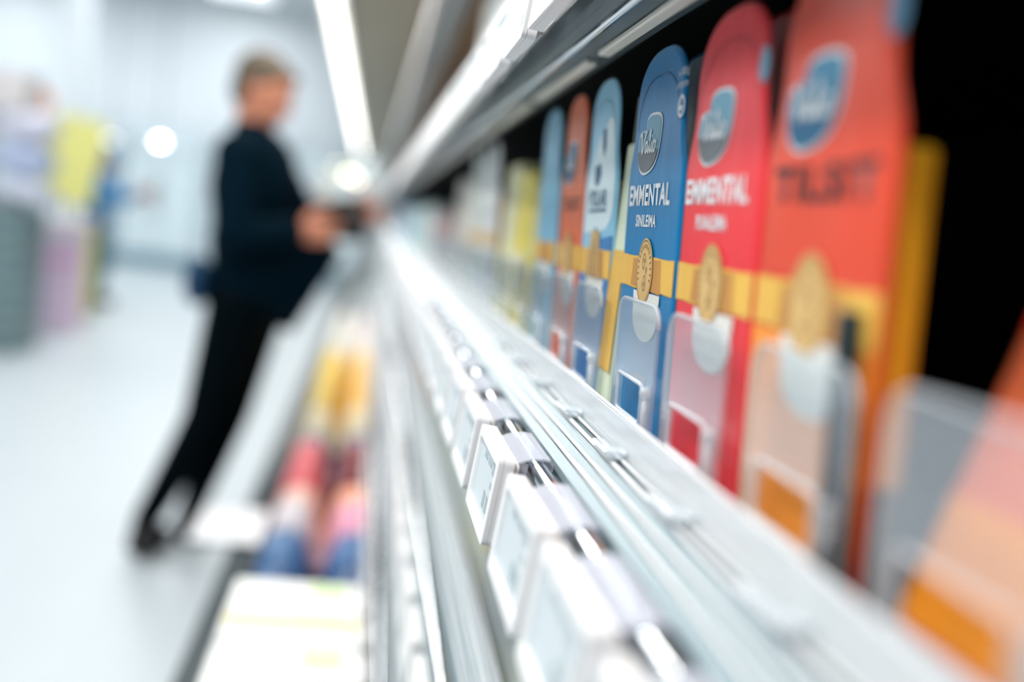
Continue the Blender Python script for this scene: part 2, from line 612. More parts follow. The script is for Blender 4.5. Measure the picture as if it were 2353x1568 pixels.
WINDOWC = M('white_window_print', (238, 236, 228), 0.4, var=0.03)
LOGOB = M('logo_blue', (60, 128, 160), 0.4, var=0.2, scale=60, stretch=(1, 1, 0.3))
LOGOSKY = M('logo_sky', (112, 164, 186), 0.4, var=0.1, scale=60)
LOGOGR = M('logo_field', (104, 110, 116), 0.4, var=0.2, scale=90, stretch=(1, 1, 0.1))
DARKINK = M('black_print', (42, 20, 26), 0.45)
TEALINK = M('teal_print', (20, 92, 128), 0.45)
STAMP = M('stamp_grey', (140, 146, 148), 0.5)
E1, E2, E3 = -0.0004, -0.0007, -0.0010
def logo_outline(s=1.0, grow=0.0):
    pts = [(0.0113, 0.0161), (0.0190, 0.0150), (0.0226, 0.0120), (0.0228, 0.0076), (0.0220, 0.0017), (0.0195, -0.0058), (0.0150, -0.0116), (0.0060, -0.0158), (-0.0060, -0.0176), (-0.0142, -0.0168), (-0.0205, -0.0127), (-0.0238, -0.0056), (-0.0238, 0.0019), (-0.0216, 0.0062), (-0.0165, 0.0078), (-0.0100, 0.0074), (-0.0098, 0.0112), (-0.0068, 0.0148), (0.0005, 0.0166)]
    # smooth by Chaikin
    for _ in range(2):
        q = []
        for i in range(len(pts)):
            a, b = pts[i], pts[(i + 1) % len(pts)]
            q += [(a[0] * .75 + b[0] * .25, a[1] * .75 + b[1] * .25), (a[0] * .25 + b[0] * .75, a[1] * .25 + b[1] * .75)]
        pts = q
    return [(x * (s + grow / 0.025), z * (s + grow / 0.018)) for x, z in pts]
SCRIPT = {   # handwritten strokes, unit height about 1, x advances
    'V': [[(0.0, 1.0), (0.10, 1.12), (0.20, 1.05), (0.24, 0.6), (0.28, 0.05), (0.36, 0.0), (0.52, 0.6), (0.72, 1.15), (0.86, 1.2)]],
    'a': [[(0.98, 0.56), (0.86, 0.66), (0.72, 0.50), (0.68, 0.22), (0.74, 0.03), (0.86, 0.08), (0.98, 0.42), (1.02, 0.64), (0.99, 0.25), (1.04, 0.03), (1.14, 0.10)]],
    'l': [[(1.14, 0.10), (1.30, 0.62), (1.40, 1.12), (1.36, 1.28), (1.28, 1.10), (1.26, 0.40), (1.30, 0.04), (1.42, 0.06)]],
    'i': [[(1.42, 0.06), (1.52, 0.40), (1.56, 0.62), (1.54, 0.22), (1.59, 0.03), (1.68, 0.08)], [(1.58, 0.84), (1.64, 0.94)]],
    'o': [[(1.96, 0.60), (1.82, 0.62), (1.73, 0.36), (1.78, 0.06), (1.92, 0.02), (2.04, 0.28), (2.00, 0.54), (1.92, 0.62), (2.0, 0.5), (2.16, 0.56)]],
}
def smooth_line(p, n=2):
    for _ in range(n):
        q = [p[0]]
        for a, b in zip(p, p[1:]):
            q += [(a[0] * .75 + b[0] * .25, a[1] * .75 + b[1] * .25), (a[0] * .25 + b[0] * .75, a[1] * .25 + b[1] * .75)]
        q.append(p[-1])
        p = q
    return p
def add_logo(parent, cx, cz, s=1.0, dark=False):
    bm = bmesh.new()
    flat(bm, [(cx + x, cz + z) for x, z in logo_outline(s, 0.0016)], E1)
    lg = link('logo', bm, PRINTW, parent)
    bm = bmesh.new()
    flat(bm, [(cx + x, cz + z) for x, z in logo_outline(s, -0.0002)], E2)
    link('logo_ground', bm, LOGOB if dark else LOGOSKY, lg)
    bm = bmesh.new()
    o = [(cx + x, cz + max(-0.019 * s, min(z, -0.0045 * s))) for x, z in logo_outline(s, -0.0002) if z < -0.0045 * s]
    flat(bm, o, E3)
    link('logo_field', bm, LOGOGR if not dark else TEALINK, lg)
    bm = bmesh.new()
    k = 0.0165 * s
    for strokes in SCRIPT.values():
        for st in strokes:
            ribbon(bm, [(cx - 0.0180 * s + x * k * 0.98, cz - 0.0060 * s + z * k * 0.66) for x, z in smooth_line(st)], 0.0018 * s, E3 - 0.0003)
    link('logo_lettering', bm, PRINTW, lg)
    return lg
def add_band(parent, z0, z1, hw, cuts=((-1, -0.3), (0.27, 1))):
    # slices of cheese with an edge of their own, slightly curved, each a part
    for a, b in cuts:
        bm = bmesh.new()
        n = 6
        xs = [hw * (a + (b - a) * i / n) for i in range(n + 1)]
        lo = [(x, z0 + 0.0004 * math.sin(i * 0.9)) for i, x in enumerate(xs)]
        hi = [(x, z1 + 0.0003 * math.cos(i * 0.8)) for i, x in enumerate(xs)]
        flat(bm, lo + hi[::-1], E1)
        o = link('cheese_band', bm, GOLD, parent)
    bm = bmesh.new()
    flat(bm, [(hw * -0.55, z0 + 0.001), (hw * 0.60, z0 - 0.001), (hw * 0.55, z1 - 0.001), (hw * -0.5, z1 - 0.002)], E1 - 0.0001)
    link('cheese_slice', bm, MEDAL if False else M('cheese_rind', (204, 142, 66), 0.4, var=0.2, scale=60, stretch=(1, 1, 0.1)), o)
    return o
def add_window(parent, x0, x1, ztop, zbot):
    bm = bmesh.new()
    cx, hw = (x0 + x1) / 2, (x1 - x0) / 2
    pts = [(x0, ztop), (x1, ztop)]
    for k in range(17):
        a = k * PI / 16
        pts.append((cx + hw * 0.96 * math.cos(a), ztop - 0.010 - (ztop - 0.010 - zbot) * math.sin(a) ** 0.8))
    flat(bm, pts, E2)
    return link('white_window', bm, WINDOWC, parent)
def add_medal(parent, cx, cz, r):
    bm = bmesh.new()
    flat(bm, ell(cx, cz, r, r * 1.16), E2 - 0.0003)
    o = link('medal', bm, MEDAL, parent)
    bm = bmesh.new()
    for rr in (0.93,):
        ribbon(bm, ell(cx, cz, r * rr, r * 1.16 * rr, 40) + [ell(cx, cz, r * rr, r * 1.16 * rr, 40)[0]], 0.0005, E3 - 0.0003)
    # tiny marks round the upper rim
    for k in range(17):
        a = math.radians(200 - k * 13.7)
        c, s = math.cos(a), math.sin(a)
        ribbon(bm, [(cx + r * 0.70 * c, cz + r * 1.16 * 0.70 * s), (cx + r * 0.83 * c, cz + r * 1.16 * 0.83 * s)], 0.0009, E3 - 0.0003)
    # two curling scrolls that run into one another
    def scroll(px, pz, s, sg):
        return [(px + sg * s * (1 - 0.80 * t) * math.cos(9.5 * t) * 0.62, pz + sg * s * (1 - 0.80 * t) * math.sin(9.5 * t)) for t in [i / 40 for i in range(41)]]
    ribbon(bm, scroll(cx - r * 0.10, cz + r * 0.30, r * 0.36, 1), 0.00055, E3 - 0.0003)
    ribbon(bm, scroll(cx + r * 0.08, cz - r * 0.36, r * 0.36, -1), 0.00055, E3 - 0.0003)
    ribbon(bm, scroll(cx + r * 0.25, cz + r * 0.02, r * 0.16, 1), 0.00045, E3 - 0.0003)
    link('medal_engraving', bm, MEDLINE, o)
    return o
def add_emblem(parent, cx, cz, r):
    """round label of a bird in a ring"""
    bm = bmesh.new()
    o1, i1 = ell(cx, cz, r, r, 30), ell(cx, cz, r * 0.70, r * 0.70, 30)
    for i in range(30):
        j = (i + 1) % 30
        flat(bm, [o1[i], o1[j], i1[j], i1[i]], E2)
    flat(bm, [(cx - r * .55, cz - r * .12), (cx - r * .25, cz - r * .42), (cx + r * .30, cz - r * .42), (cx + r * .60, cz - r * .02), (cx + r * .15, cz + r * .08), (cx - r * .2, cz)], E3)
    ribbon(bm, smooth_line([(cx - r * .38, cz - r * .15), (cx - r * .30, cz + r * .18), (cx - r * .12, cz + r * .42), (cx + r * .06, cz + r * .46)]), r * 0.16, E3)
    return link('round_emblem', bm, PRINTW, parent)
def make_pack(name, col, width=PW, title=None, sub=None, ink=None, logo=True, medal=True, band=True, window=True, dark_logo=False, trange=(-0.0495, 0.0385)):
    hw = width / 2
    t = link('cheese_packet', film_mesh(hw), film(name, col))
    tr = bmesh.new()
    box(tr, -hw + 0.007, hw - 0.007, 0.0028, 0.0185, 0.006, 0.160, 0.003, 2)
    link('cheese_tray', tr, CHEESE, t)
    # seal line pressed into the top flap
    sb = bmesh.new()
    ribbon(sb, [(x * 0.86, z - 0.016) for x, z in pack_outline(hw) if z > 0.197], 0.0012, E1)
    link('seal_line', sb, film(name + '_seal', tuple(min(255, int(c * 0.86)) for c in col)), t)
    if band:
        add_band(t, 0.091, 0.1108, hw - 0.0015)
    if window:
        add_window(t, -0.022, 0.0345, 0.0895, 0.0600)
    if medal:
        add_medal(t, 0.0, 0.1020, 0.0172)
    if logo:
        add_logo(t, -0.0117, 0.1790, 1.0, dark_logo)
    if title:
        text('title_lettering', title, trange[0], trange[1], 0.1415, 0.1543, E1, ink or PRINTW, t, 0.030, 1.07)
    if sub:
        text('subtitle_lettering', sub, -0.030, 0.0140, 0.1285, 0.1360, E1, ink or PRINTW, t, 0.024, 1.06)
    return t
XB, ZB, LEAN = 0.172, 1.0835, 0.06
def place(t, y, x=XB, z=ZB, lean=LEAN, yaw=0.0):
    t.location = (x, y, z)
    t.rotation_euler = (lean, 0, ROTZ + yaw)
    return t
def back_rows(src, n, step=0.0215, label=None, group=None, lean=LEAN):
    """further packets of the same kind queued behind the front one: film and tray only"""
    for k in range(1, n + 1):
        r = src.copy()
        C.objects.link(r)
        for ch in src.children:
            if ch.name.startswith('cheese_tray'):
                c = ch.copy()
                C.objects.link(c)
                c.parent = r
        r.location = (src.location.x + step * k, src.location.y, src.location.z)
        tag(r, label, 'cheese packet', group)
        if not group and 'group' in r:
            del r['group']

# in-focus blue packet
blue = make_pack('blue_film', (0, 124, 182), 0.117, 'EMMENTAL', 'SINILEIMA')
text('weight_lettering', 'e 300 g', 0.0375, 0.0555, 0.2105, 0.2160, E1, PRINTW, blue, 0.01)
text('lactose_lettering', 'LAKTOOSITON', 0.0345, 0.0555, 0.2052, 0.2082, E1, PRINTW, blue, 0.012)
add_emblem(blue, 0.0472, 0.1950, 0.0062)
bm = bmesh.new()
flat(bm, [(-0.010, 0.0365), (0.019, 0.0365), (0.019, 0.0395), (-0.010, 0.0395)], E1)
link('date_stamp', bm, STAMP, blue)
place(blue, 0.584)
tag(blue, 'sharp blue EMMENTAL SINILEIMA cheese packet standing in the middle of the eye-level shelf', 'cheese packet')
back_rows(blue, 1, label='blue cheese packet queued directly behind the sharp blue one')
# red packet
red = make_pack('red_film', (242, 50, 58), 0.110, 'EMMENTAL', 'PUNALEIMA')
bm = bmesh.new()
flat(bm, ell(0.0445, 0.2010, 0.0055, 0.0080), E1)
link('round_emblem', bm, LOGOSKY, red)
place(red, 0.466)
tag(red, 'red EMMENTAL cheese packet standing just nearer than the sharp blue packet', 'cheese packet')
back_rows(red, 1, label='red cheese packet queued directly behind the front red one')
# red orange packet
ora = make_pack('red_orange_film', (226, 74, 44), 0.108, None, None, logo=True, dark_logo=True)
text('title_lettering', 'TILSIT', -0.043, 0.043, 0.1410, 0.1555, E1, DARKINK, ora, 0.032, 1.08)
bm = bmesh.new()
flat(bm, ell(0.0445, 0.2030, 0.0060, 0.0095), E1)
link('round_emblem', bm, LOGOB, ora)
bm = bmesh.new()
flat(bm, [(-0.0525, 0.004), (0.0525, 0.004), (0.0525, 0.090), (0.0355, 0.090), (-0.0235, 0.090), (-0.0525, 0.090)], E1)
link('orange_panel', bm, M('orange_print', (255, 152, 46), 0.4), ora)
place(ora, 0.355)
tag(ora, 'red orange cheese packet with dark title standing nearer than the red packet', 'cheese packet')
# light blue packet
lbl = make_pack('light_blue_film', (150, 210, 238), 0.103, 'POLAR', None, TEALINK, medal=False, logo=False, trange=(-0.030, 0.027))
bm = bmesh.new()
flat(bm, smooth_line([(-0.044, 0.122), (0.046, 0.124), (0.047, 0.165), (0.040, 0.176), (0.039, 0.200), (0.022, 0.206), (0.006, 0.198), (-0.012, 0.190), (-0.036, 0.168), (-0.045, 0.150), (-0.044, 0.122)], 2)[:-1], E1 / 2)
link('pale_sky_print', bm, M('pale_sky_print', (228, 246, 252), 0.4), lbl)
bm = bmesh.new()
flat(bm, [(0.001, 0.197), (0.012, 0.198), (0.014, 0.184), (0.009, 0.177), (0.002, 0.186)], E1)
flat(bm, [(-0.018, 0.171), (0.001, 0.173), (0.004, 0.165), (-0.004, 0.157), (-0.015, 0.158)], E1)
link('dark_swoosh', bm, TEALINK, lbl)
bm = bmesh.new()
flat(bm, [(-0.030, 0.1375), (0.026, 0.1380), (0.026, 0.1402), (-0.030, 0.1397)], E1)
link('title_underline', bm, TEALINK, lbl)
bm = bmesh.new()
flat(bm, [(-0.050, 0.1108), (-0.020, 0.1108), (-0.008, 0.124), (0.000, 0.127), (0.010, 0.118), (0.050, 0.1215), (0.050, 0.1108)], E1)
link('blue_hill', bm, M('mid_blue_print', (50, 128, 190), 0.4), lbl)
bm = bmesh.new()
flat(bm, [(-0.049, 0.003), (0.049, 0.003), (0.049, 0.0905), (-0.049, 0.0905)], E1)
link('blue_panel', bm, M('mid_blue_print', (50, 128, 190), 0.4), lbl)
bm = bmesh.new()
for a in (-0.30, -0.12, 0.10, 0.28):
    ribbon(bm, [(a * 0.030, 0.124), (a * 0.07, 0.088)], 0.006, E3)
link('straws', bm, MEDAL, lbl)
place(lbl, 0.725)
tag(lbl, 'light blue cheese packet with teal lettering, next beyond the sharp blue packet', 'cheese packet')
# orange packet
org = make_pack('orange_film', (236, 112, 66), 0.098, None, None, dark_logo=True, medal=True)
text('title_lettering', 'TILSIT', -0.035, 0.035, 0.139, 0.150, E1, M('brown_print', (150, 72, 52), 0.5), org, 0.03)
place(org, 0.827)
tag(org, 'orange cheese packet with small dark logo, beyond the light blue packet', 'cheese packet')
# second light blue packet
lb2 = make_pack('pale_blue_film', (132, 196, 226), 0.104, None, None, logo=False, medal=False)
place(lb2, 0.94)
tag(lb2, 'blurred light blue cheese packet beyond the orange packet', 'cheese packet')
# nearest packet, leaning back in its slot
near = make_pack('coral_film', (240, 118, 76), 0.108, None, None, logo=False, medal=False, band=False, window=False)
for nm, pts, col in [('green_print', [(-0.045, 0.185), (0.045, 0.185), (0.040, 0.215), (-0.040, 0.215)], (20, 120, 84)),
                     ('yellow_print', [(-0.051, 0.130), (0.051, 0.130), (0.046, 0.180), (-0.046, 0.180)], (236, 206, 30)),
                     ('red_print', [(-0.052, 0.105), (0.052, 0.105), (0.052, 0.130), (-0.052, 0.130)], (236, 60, 30)),
                     ('orange_print', [(-0.052, 0.004), (0.052, 0.004), (0.052, 0.048), (-0.052, 0.048)], (255, 154, 44))]:
    bm = bmesh.new()
    flat(bm, pts, E1)
    link(nm, bm, M('near_' + nm, col, 0.4), near)
place(near, 0.243, x=0.184, z=ZB + 0.003, lean=-0.28)
tag(near, 'very blurred coral cheese packet leaning back nearest the camera', 'cheese packet')
# pale packets set back behind the gaps
def carton(name, w, d, h, mat, bevel=0.003, lid=None):
    o = link(name, B(-w / 2, w / 2, 0, d, 0, h, bevel, 2), mat)
    if lid:
        link('top_flap', B(-w / 2 + 0.004, w / 2 - 0.004, d * 0.3, d * 0.7, h, h + 0.018, 0.002), lid, o)
    return o
sage = carton('sage_packet', 0.034, 0.05, 0.185, M('sage_card', (226, 234, 206), 0.5))
link('grey_header', B(-0.0165, 0.0165, 0.003, 0.010, 0.183, 0.217, 0.001), M('grey_header_card', (128, 130, 124), 0.5), sage)
bm = bmesh.new()
flat(bm, [(-0.0165, 0.03), (0.0165, 0.03), (0.0165, 0.112), (-0.0165, 0.112)], -0.0005)
link('gold_stripe', bm, GOLD, sage)
place(sage, 0.6600, x=0.1672, lean=0.0)
tag(sage, 'narrow sage green packet with grey top between light blue and sharp blue packets', 'packet')
# ------------------------------------------------------------------ clear front stops of the slots
def make_stop():
    t = thing('clear_front_stop')
    wd, h = 0.086, 0.084
    x0, x1 = -wd / 2, wd / 2
    win = rrect(x0 + 0.016, x1 - 0.0165, 0.0165, 0.0390, 0.003, 3)
    out = rrect(x0, x1, 0.0, h, 0.012, 6, (0, 0, 1, 1))
    link('plate', plate(out, [win], 0.0, 0.0018), CLEAR, t)
    bm = bmesh.new()
    top = [p for p in out]
    path = [(x1, 0.0, 0.0)] + [(p[0], 0.0009, p[1]) for p in out[2:]] + [(x0, 0.0009, 0.0)]
    tube(bm, path[1:], 0.0013, 8)
    link('rim', bm, RIM, t, True)
    bm = bmesh.new()
    tube(bm, [(p[0], -0.0008, p[1]) for p in win], 0.0014, 8, closed=True)
    link('window_rim', bm, RIM, t, True)
    bm = bmesh.new()
    tube(bm, [(x1 - 0.007, -0.001, 0.002), (x1 - 0.007, -0.001, 0.034)], 0.0022, 10)
    tube(bm, [(x1 - 0.0105, -0.001, 0.002), (x1 - 0.0105, -0.001, 0.030)], 0.0012, 8)
    ball(bm, (x1 - 0.007, -0.0015, 0.036), 0.0036, 12, 8)
    ball(bm, (x1 - 0.007, -0.001, 0.010), 0.0032, 10, 6)
    link('hinge', bm, RIM, t, True)
    return t
stop0 = make_stop()
stops = [(0.563, 'sharp clear plastic front stop before the blue packet'),
         (0.457, 'clear plastic front stop before the red packet'),
         (0.340, 'blurred clear plastic front stop before the red orange packet'),
         (0.232, 'very blurred clear plastic front stop nearest the camera'),
         (0.700, 'clear plastic front stop before the light blue packet'),
         (0.803, 'clear plastic front stop before the orange packet'),
         (0.918, 'blurred clear plastic front stop before the pale blue packet')]
for i, (y, l) in enumerate(stops):
    o = stop0 if i == 0 else dup(stop0)
    o.location = (0.1622, y, 1.084)
    o.rotation_euler = (0.052, 0, ROTZ)
    tag(o, l, 'front stop')
y = 1.03
while y < 2.6:
    o = dup(stop0)
    o.location = (0.1622, y, 1.084)
    o.rotation_euler = (0.052, 0, ROTZ)
    tag(o, 'clear plastic front stop blurred among the far packets', 'front stop', 'far clear front stops')
    y += 0.116
# dark divider post at the near end of the red orange slot
t = thing('slot_divider', (0.1625, 0.3015, 1.084))
link('post', B(-0.004, 0.004, -0.0035, 0.0035, 0.0, 0.104, 0.0015, 2), DARKPL, t)
link('fin', B(0.0045, 0.30, -0.001, 0.001, 0.0, 0.045), DARKPL, t)
t.rotation_euler = (math.radians(-8), 0, 0)
tag(t, 'dark slate slot divider post at the near side of the red orange packet', 'divider')
# small white clips on the front extrusion
clip0 = None
for i, y in enumerate([0.30, 0.415, 0.53, 0.645, 0.76, 0.875, 0.99]):
    bm = bmesh.new()
    if clip0 is None:
        box(bm, -0.021, 0.021, -0.004, 0.004, 0.0, 0.003, 0.001)
        box(bm, -0.021, -0.010, -0.0065, 0.0065, 0.003, 0.0055, 0.001)
        clip0 = link('divider_clip', bm, RIM)
        o = clip0
    else:
        bm.free()
        o = dup(clip0)
    o.location = (0.142, y, 1.0848)
    o.rotation_euler = (0, math.radians(-90), math.radians(90)) if False else (0, 0, PI / 2)
    tag(o, 'small clear clip on the shelf front plate ' + ['beside the coral packet slot', 'between red orange and red packets', 'between red and sharp blue packets', 'between sharp blue and light blue packets', 'below the light blue packet', 'between orange and pale blue packets', 'beyond the pale blue packet'][i], 'clip', 'divider clips on the eye-level shelf')

# ------------------------------------------------------------------ far goods on the eye-level shelf
def far_pack(y, col, nm, kind='pack', h=None, label=None, group=None, z=ZB, x=XB, w=0.1, cat='packet', stripe=None):
    mat = M('goods_' + nm, col, 0.4, var=0.08, scale=14)
    if kind == 'pack':
        o = far0.copy()
        C.objects.link(o)
        o.material_slots[0].link = 'OBJECT'
        o.material_slots[0].material = mat
        for ch in far0.children:
            c = ch.copy()
            C.objects.link(c)
            c.parent = o
        place(o, y, x=x, z=z)
    else:
        o = carton('carton', w, 0.07, h or 0.19, mat, 0.004)
        if stripe:
            bm = bmesh.new()
            hh = h or 0.19
            flat(bm, [(-w / 2 + .004, hh * .25), (w / 2 - .004, hh * .25), (w / 2 - .004, hh * .5), (-w / 2 + .004, hh * .5)], -0.0006)
            link('printed_stripe', bm, M('stripe_' + nm, stripe, 0.4), o)
        else:
            hh = h or 0.19
            bm = bmesh.new()
            flat(bm, rrect(-w * 0.36, w * 0.36, hh * 0.52, hh * 0.84, w * 0.10, 4), -0.0006)
            link('printed_panel', bm, M('panel_' + nm, tuple(int(c + (255 - c) * 0.35) for c in col), 0.4), o)
            bm = bmesh.new()
            flat(bm, [(-w * 0.30, hh * 0.14), (w * 0.30, hh * 0.14), (w * 0.30, hh * 0.22), (-w * 0.30, hh * 0.22)], -0.0006)
            link('printed_bar', bm, M('bar_' + nm, tuple(int(c * 0.72) for c in col), 0.4), o)
        link('top_flap', B(-w / 2 + 0.006, w / 2 - 0.006, 0.02, 0.05, (h or 0.19) - 0.0005, (h or 0.19) + 0.0025, 0.0008), mat, o)
        place(o, y, x=x, z=z, lean=0.0)
    tag(o, label, cat, group)
    return o
far0 = lb2
seqs = [
    (1.045, (206, 188, 70), 'olive', 'carton', 0.17, 'olive yellow packet beyond the dark gap after the pale blue packet', None),
    (1.150, (255, 230, 100), 'yellow', 'carton', 0.185, 'yellow packet with pale face beside the olive packet', (250, 240, 200)),
    (1.265, (255, 246, 196), 'cream', 'carton', 0.20, 'cream yellow packet beyond the yellow one', None),
    (1.385, (244, 246, 246), 'grey_white', 'pack', 0, 'first grey white packet beyond the cream ones', None),
    (1.50, (246, 247, 245), 'grey_white2', 'pack', 0, 'second grey white packet beyond the cream ones', None),
    (1.62, (238, 246, 234), 'pale_green', 'pack', 0, 'pale green tinted packet among the grey white ones', None),
    (1.74, (250, 238, 224), 'beige', 'carton', 0.19, 'beige packet beyond the pale green tinted one', (226, 170, 130)),
    (1.86, (250, 240, 230), 'beige2', 'carton', 0.195, 'second beige packet beyond the pale green tinted one', (224, 224, 220)),
    (2.02, (240, 232, 220), 'beige3', 'carton', 0.205, 'greyish beige packet before the pink and red ones', None),
    (2.55, (255, 220, 220), 'pink', 'carton', 0.14, 'pale pink packet with orange red lower half, far along', (250, 110, 70)),
    (2.75, (246, 130, 96), 'coral', 'carton', 0.10, 'small coral red packet far along the eye-level shelf', None),
]
for yy, col, nm, kind, h, lab, st in seqs:
    far_pack(yy, col, nm, kind, h, lab, None, stripe=st)
pal = [(226, 248, 246), (232, 252, 250), (160, 216, 208), (180, 212, 236), (130, 180, 220), (120, 170, 214), (242, 238, 236), (206, 150, 130)]
yy = 2.95
i = 0
while yy < 7.0:
    c = pal[min(int((yy - 2.95) / 0.5), 7)]
    far_pack(yy, c, 'far%d' % min(int((yy - 2.95) / 0.5), 7), 'carton', 0.15 + 0.03 * random.random(), 'pale bluish packet at the far blurred end of the eye-level shelf', 'far packets on the eye-level shelf', w=0.11)
    yy += 0.15

# ------------------------------------------------------------------ goods on the upper shelves
zu = ZB + 0.295
yy = 0.66
i = 0
while yy < 1.95:
    col = [(238, 240, 236), (246, 238, 222), (230, 238, 232)][i % 3]
    o = far_pack(yy, col, 'upper%d' % (i % 3), 'carton', 0.235, 'tall white carton standing on the shelf above eye level', 'white cartons on the upper shelf', z=zu, w=0.112, x=0.165, cat='carton')
    i += 1
    yy += 0.118
yy = 2.05
i = 0
while yy < 6.5:
    k = (i * 5) % 7
    col = [(70, 58, 48), (128, 104, 78), (60, 52, 46), (190, 120, 40), (96, 82, 66), (150, 128, 100), (210, 150, 60)][k]
    far_pack(yy, col, 'brown%d' % k, 'carton', 0.2 + 0.02 * (k % 3), 'dark brown packet beyond the white cartons on the upper shelf', 'brown packets on the upper shelf', z=zu, w=0.11, x=0.19)
    i += 1
    yy += 0.14
zu2 = ZB + 0.61
yy = 1.3
i = 0
while yy < 7.0:
    k = (i * 3) % 5
    col = [(118, 112, 98), (176, 164, 132), (96, 98, 92), (150, 138, 108), (210, 140, 100)][k]
    far_pack(yy, col, 'olive%d' % k, 'carton', 0.22, 'olive brown packet on the high shelf under the canopy', 'olive packets on the high shelf', z=zu2, w=0.125, x=0.17)
    i += 1
    yy += 0.15

# ------------------------------------------------------------------ goods on the lower shelves
zl = ZB - 0.29
low_cols = [(0.62, (232, 226, 196), 'pale'), (0.75, (236, 232, 206), 'ivory'), (0.88, (234, 222, 170), 'cream'), (1.13, (26, 32, 32), 'shaded gap, built as a black'), (1.27, (238, 220, 130), 'yellow'), (1.40, (236, 230, 190), 'light yellow'), (1.55, (226, 228, 214), 'whitish'), (1.70, (232, 234, 206), 'pale greenish'), (1.85, (230, 232, 206), 'pale lime'), (2.02, (248, 246, 232), 'bright white'), (2.2, (244, 242, 226), 'warm white'), (2.4, (206, 190, 160), 'beige'), (2.6, (240, 170, 60), 'amber'), (2.76, (240, 130, 50), 'orange'), (2.95, (236, 140, 80), 'apricot'), (3.2, (130, 80, 80), 'brownish'), (3.5, (190, 150, 150), 'mauve'), (3.8, (240, 180, 170), 'pinkish'), (4.1, (236, 190, 180), 'pale pink'), (4.4, (150, 166, 170), 'grey')]  # the black packet fills what is only a dark, shaded gap
for i, (yy, col, nm) in enumerate(low_cols):
    far_pack(yy, col, 'low%d' % i, 'carton', 0.17, nm + ' packet on the first shelf below the focused price labels', None, z=zl, w=0.115, x=0.19)
zl3 = ZB - 0.52
for i in range(14):
    k = i % 4
    col = [(206, 216, 216), (150, 164, 166), (222, 206, 200), (226, 228, 226)][k]
    far_pack(0.9 + i * 0.2, col, 'lowest%d' % k, 'carton', 0.13, 'pale carton on the lowest shelf above the tub', 'cartons on the lowest shelf', z=zl3, w=0.17, x=0.16, cat='carton')

# ------------------------------------------------------------------ goods in the tub at the bottom
def pillow(name, w, d, h, mat, seam=None):
    """a filled bag: rounded block with pinched ends"""
    bm = bmesh.new()
    n = 9
    rings = []
    for i in range(n):
        s = -1 + 2 * i / (n - 1)
        k = max(0.10, (1 - abs(s) ** 3.2)) ** 0.5
        ring = []
        for j in range(14):
            a = 2 * PI * j / 14
            ca, sa = math.cos(a), math.sin(a)
            ring.append(bm.verts.new((s * w / 2, math.copysign(abs(ca) ** 0.7, ca) * d / 2 * (0.75 + 0.25 * k), h / 2 + math.copysign(abs(sa) ** 0.7, sa) * h / 2 * k)))
        rings.append(ring)
    for a, b in zip(rings, rings[1:]):
        for j in range(14):
            f = bm.faces.new((a[j], a[(j + 1) % 14], b[(j + 1) % 14], b[j]))
            f.smooth = True
    bm.faces.new(rings[0][::-1])
    bm.faces.new(rings[-1])
    o = link(name, bm, mat)
    for s in (-1, 1):
        sm = bmesh.new()
        box(sm, s * w / 2 - 0.008, s * w / 2 + 0.008, -d * 0.36, d * 0.36, h / 2 - 0.003, h / 2 + 0.003)
        link('seal', sm, seam or mat, o)
    return o
TZ = 0.2705
# white cartons with yellow stripes: two ranks of three
wm = M('tub_white_card', (244, 244, 240), 0.5, var=0.03)
for i, y in enumerate([1.30, 1.56]):
    o = thing('white_carton', (-0.055, y, TZ))
    link('box', B(-0.108, 0.108, -0.125, 0.125, 0, 0.29, 0.01, 2), wm, o)
    link('tape_stripe', B(-0.100, 0.100, -0.075, -0.040, 0.2895, 0.2925), M('pale_yellow_stripe', (244, 224, 150), 0.5), o)
    link('green_patch', B(0.020, 0.080, 0.050, 0.105, 0.2895, 0.2925), M('pale_green_patch', (214, 232, 178), 0.5), o)
    link('blue_patch', B(0.00, 0.070, -0.025, 0.035, 0.2895, 0.2925), M('pale_blue_patch', (206, 226, 234), 0.5), o)
    if i == 0:
        link('orange_patch', B(0.01, 0.075, -0.120, -0.085, 0.2895, 0.2925), M('orange_patch', (246, 130, 70), 0.5), o)
    tag(o, ['white carton in the tub, nearest the camera at the lower picture edge', 'second white carton in the tub, just before the blue bags'][i], 'carton')
def bags(rows, nm, group, labels, z=TZ):
    k = 0
    for (x, y, w, d, h, col, rz) in rows:
        m = M('bag_%s_%d_%d_%d' % ((nm,) + tuple(col)), col, 0.35, var=0.15, scale=14, bump=0.1)
        o = pillow('food_bag', w, d, h, m)
        o.location = (x, y, z)
        o.rotation_euler = (0, 0, rz)
        tag(o, labels[k] if k < len(labels) else labels[-1], 'bag', group if k >= len(labels) - 1 else None)
        k += 1
BL = (16, 72, 122)
bags([(-0.105, 1.80, 0.115, 0.20, 0.262, BL, 0), (0.032, 1.80, 0.115, 0.20, 0.258, (10, 60, 108), 0),
      (-0.105, 2.02, 0.115, 0.20, 0.262, (60, 104, 150), 0), (0.032, 2.02, 0.115, 0.20, 0.262, (50, 96, 146), 0),
      (-0.105, 2.24, 0.115, 0.2, 0.265, (206, 196, 200), 0), (0.032, 2.24, 0.115, 0.2, 0.265, (226, 150, 176), 0)],
     'blue', None, ['dark blue food bag in the tub right after the white cartons, aisle side', 'dark blue food bag in the tub right after the white cartons, shelf side', 'mid blue food bag on the aisle side behind the dark blue ones', 'mid blue food bag on the shelf side behind the dark blue ones', 'greyish food bag in the tub before the peach ones', 'pink food bag in the tub before the peach ones'])
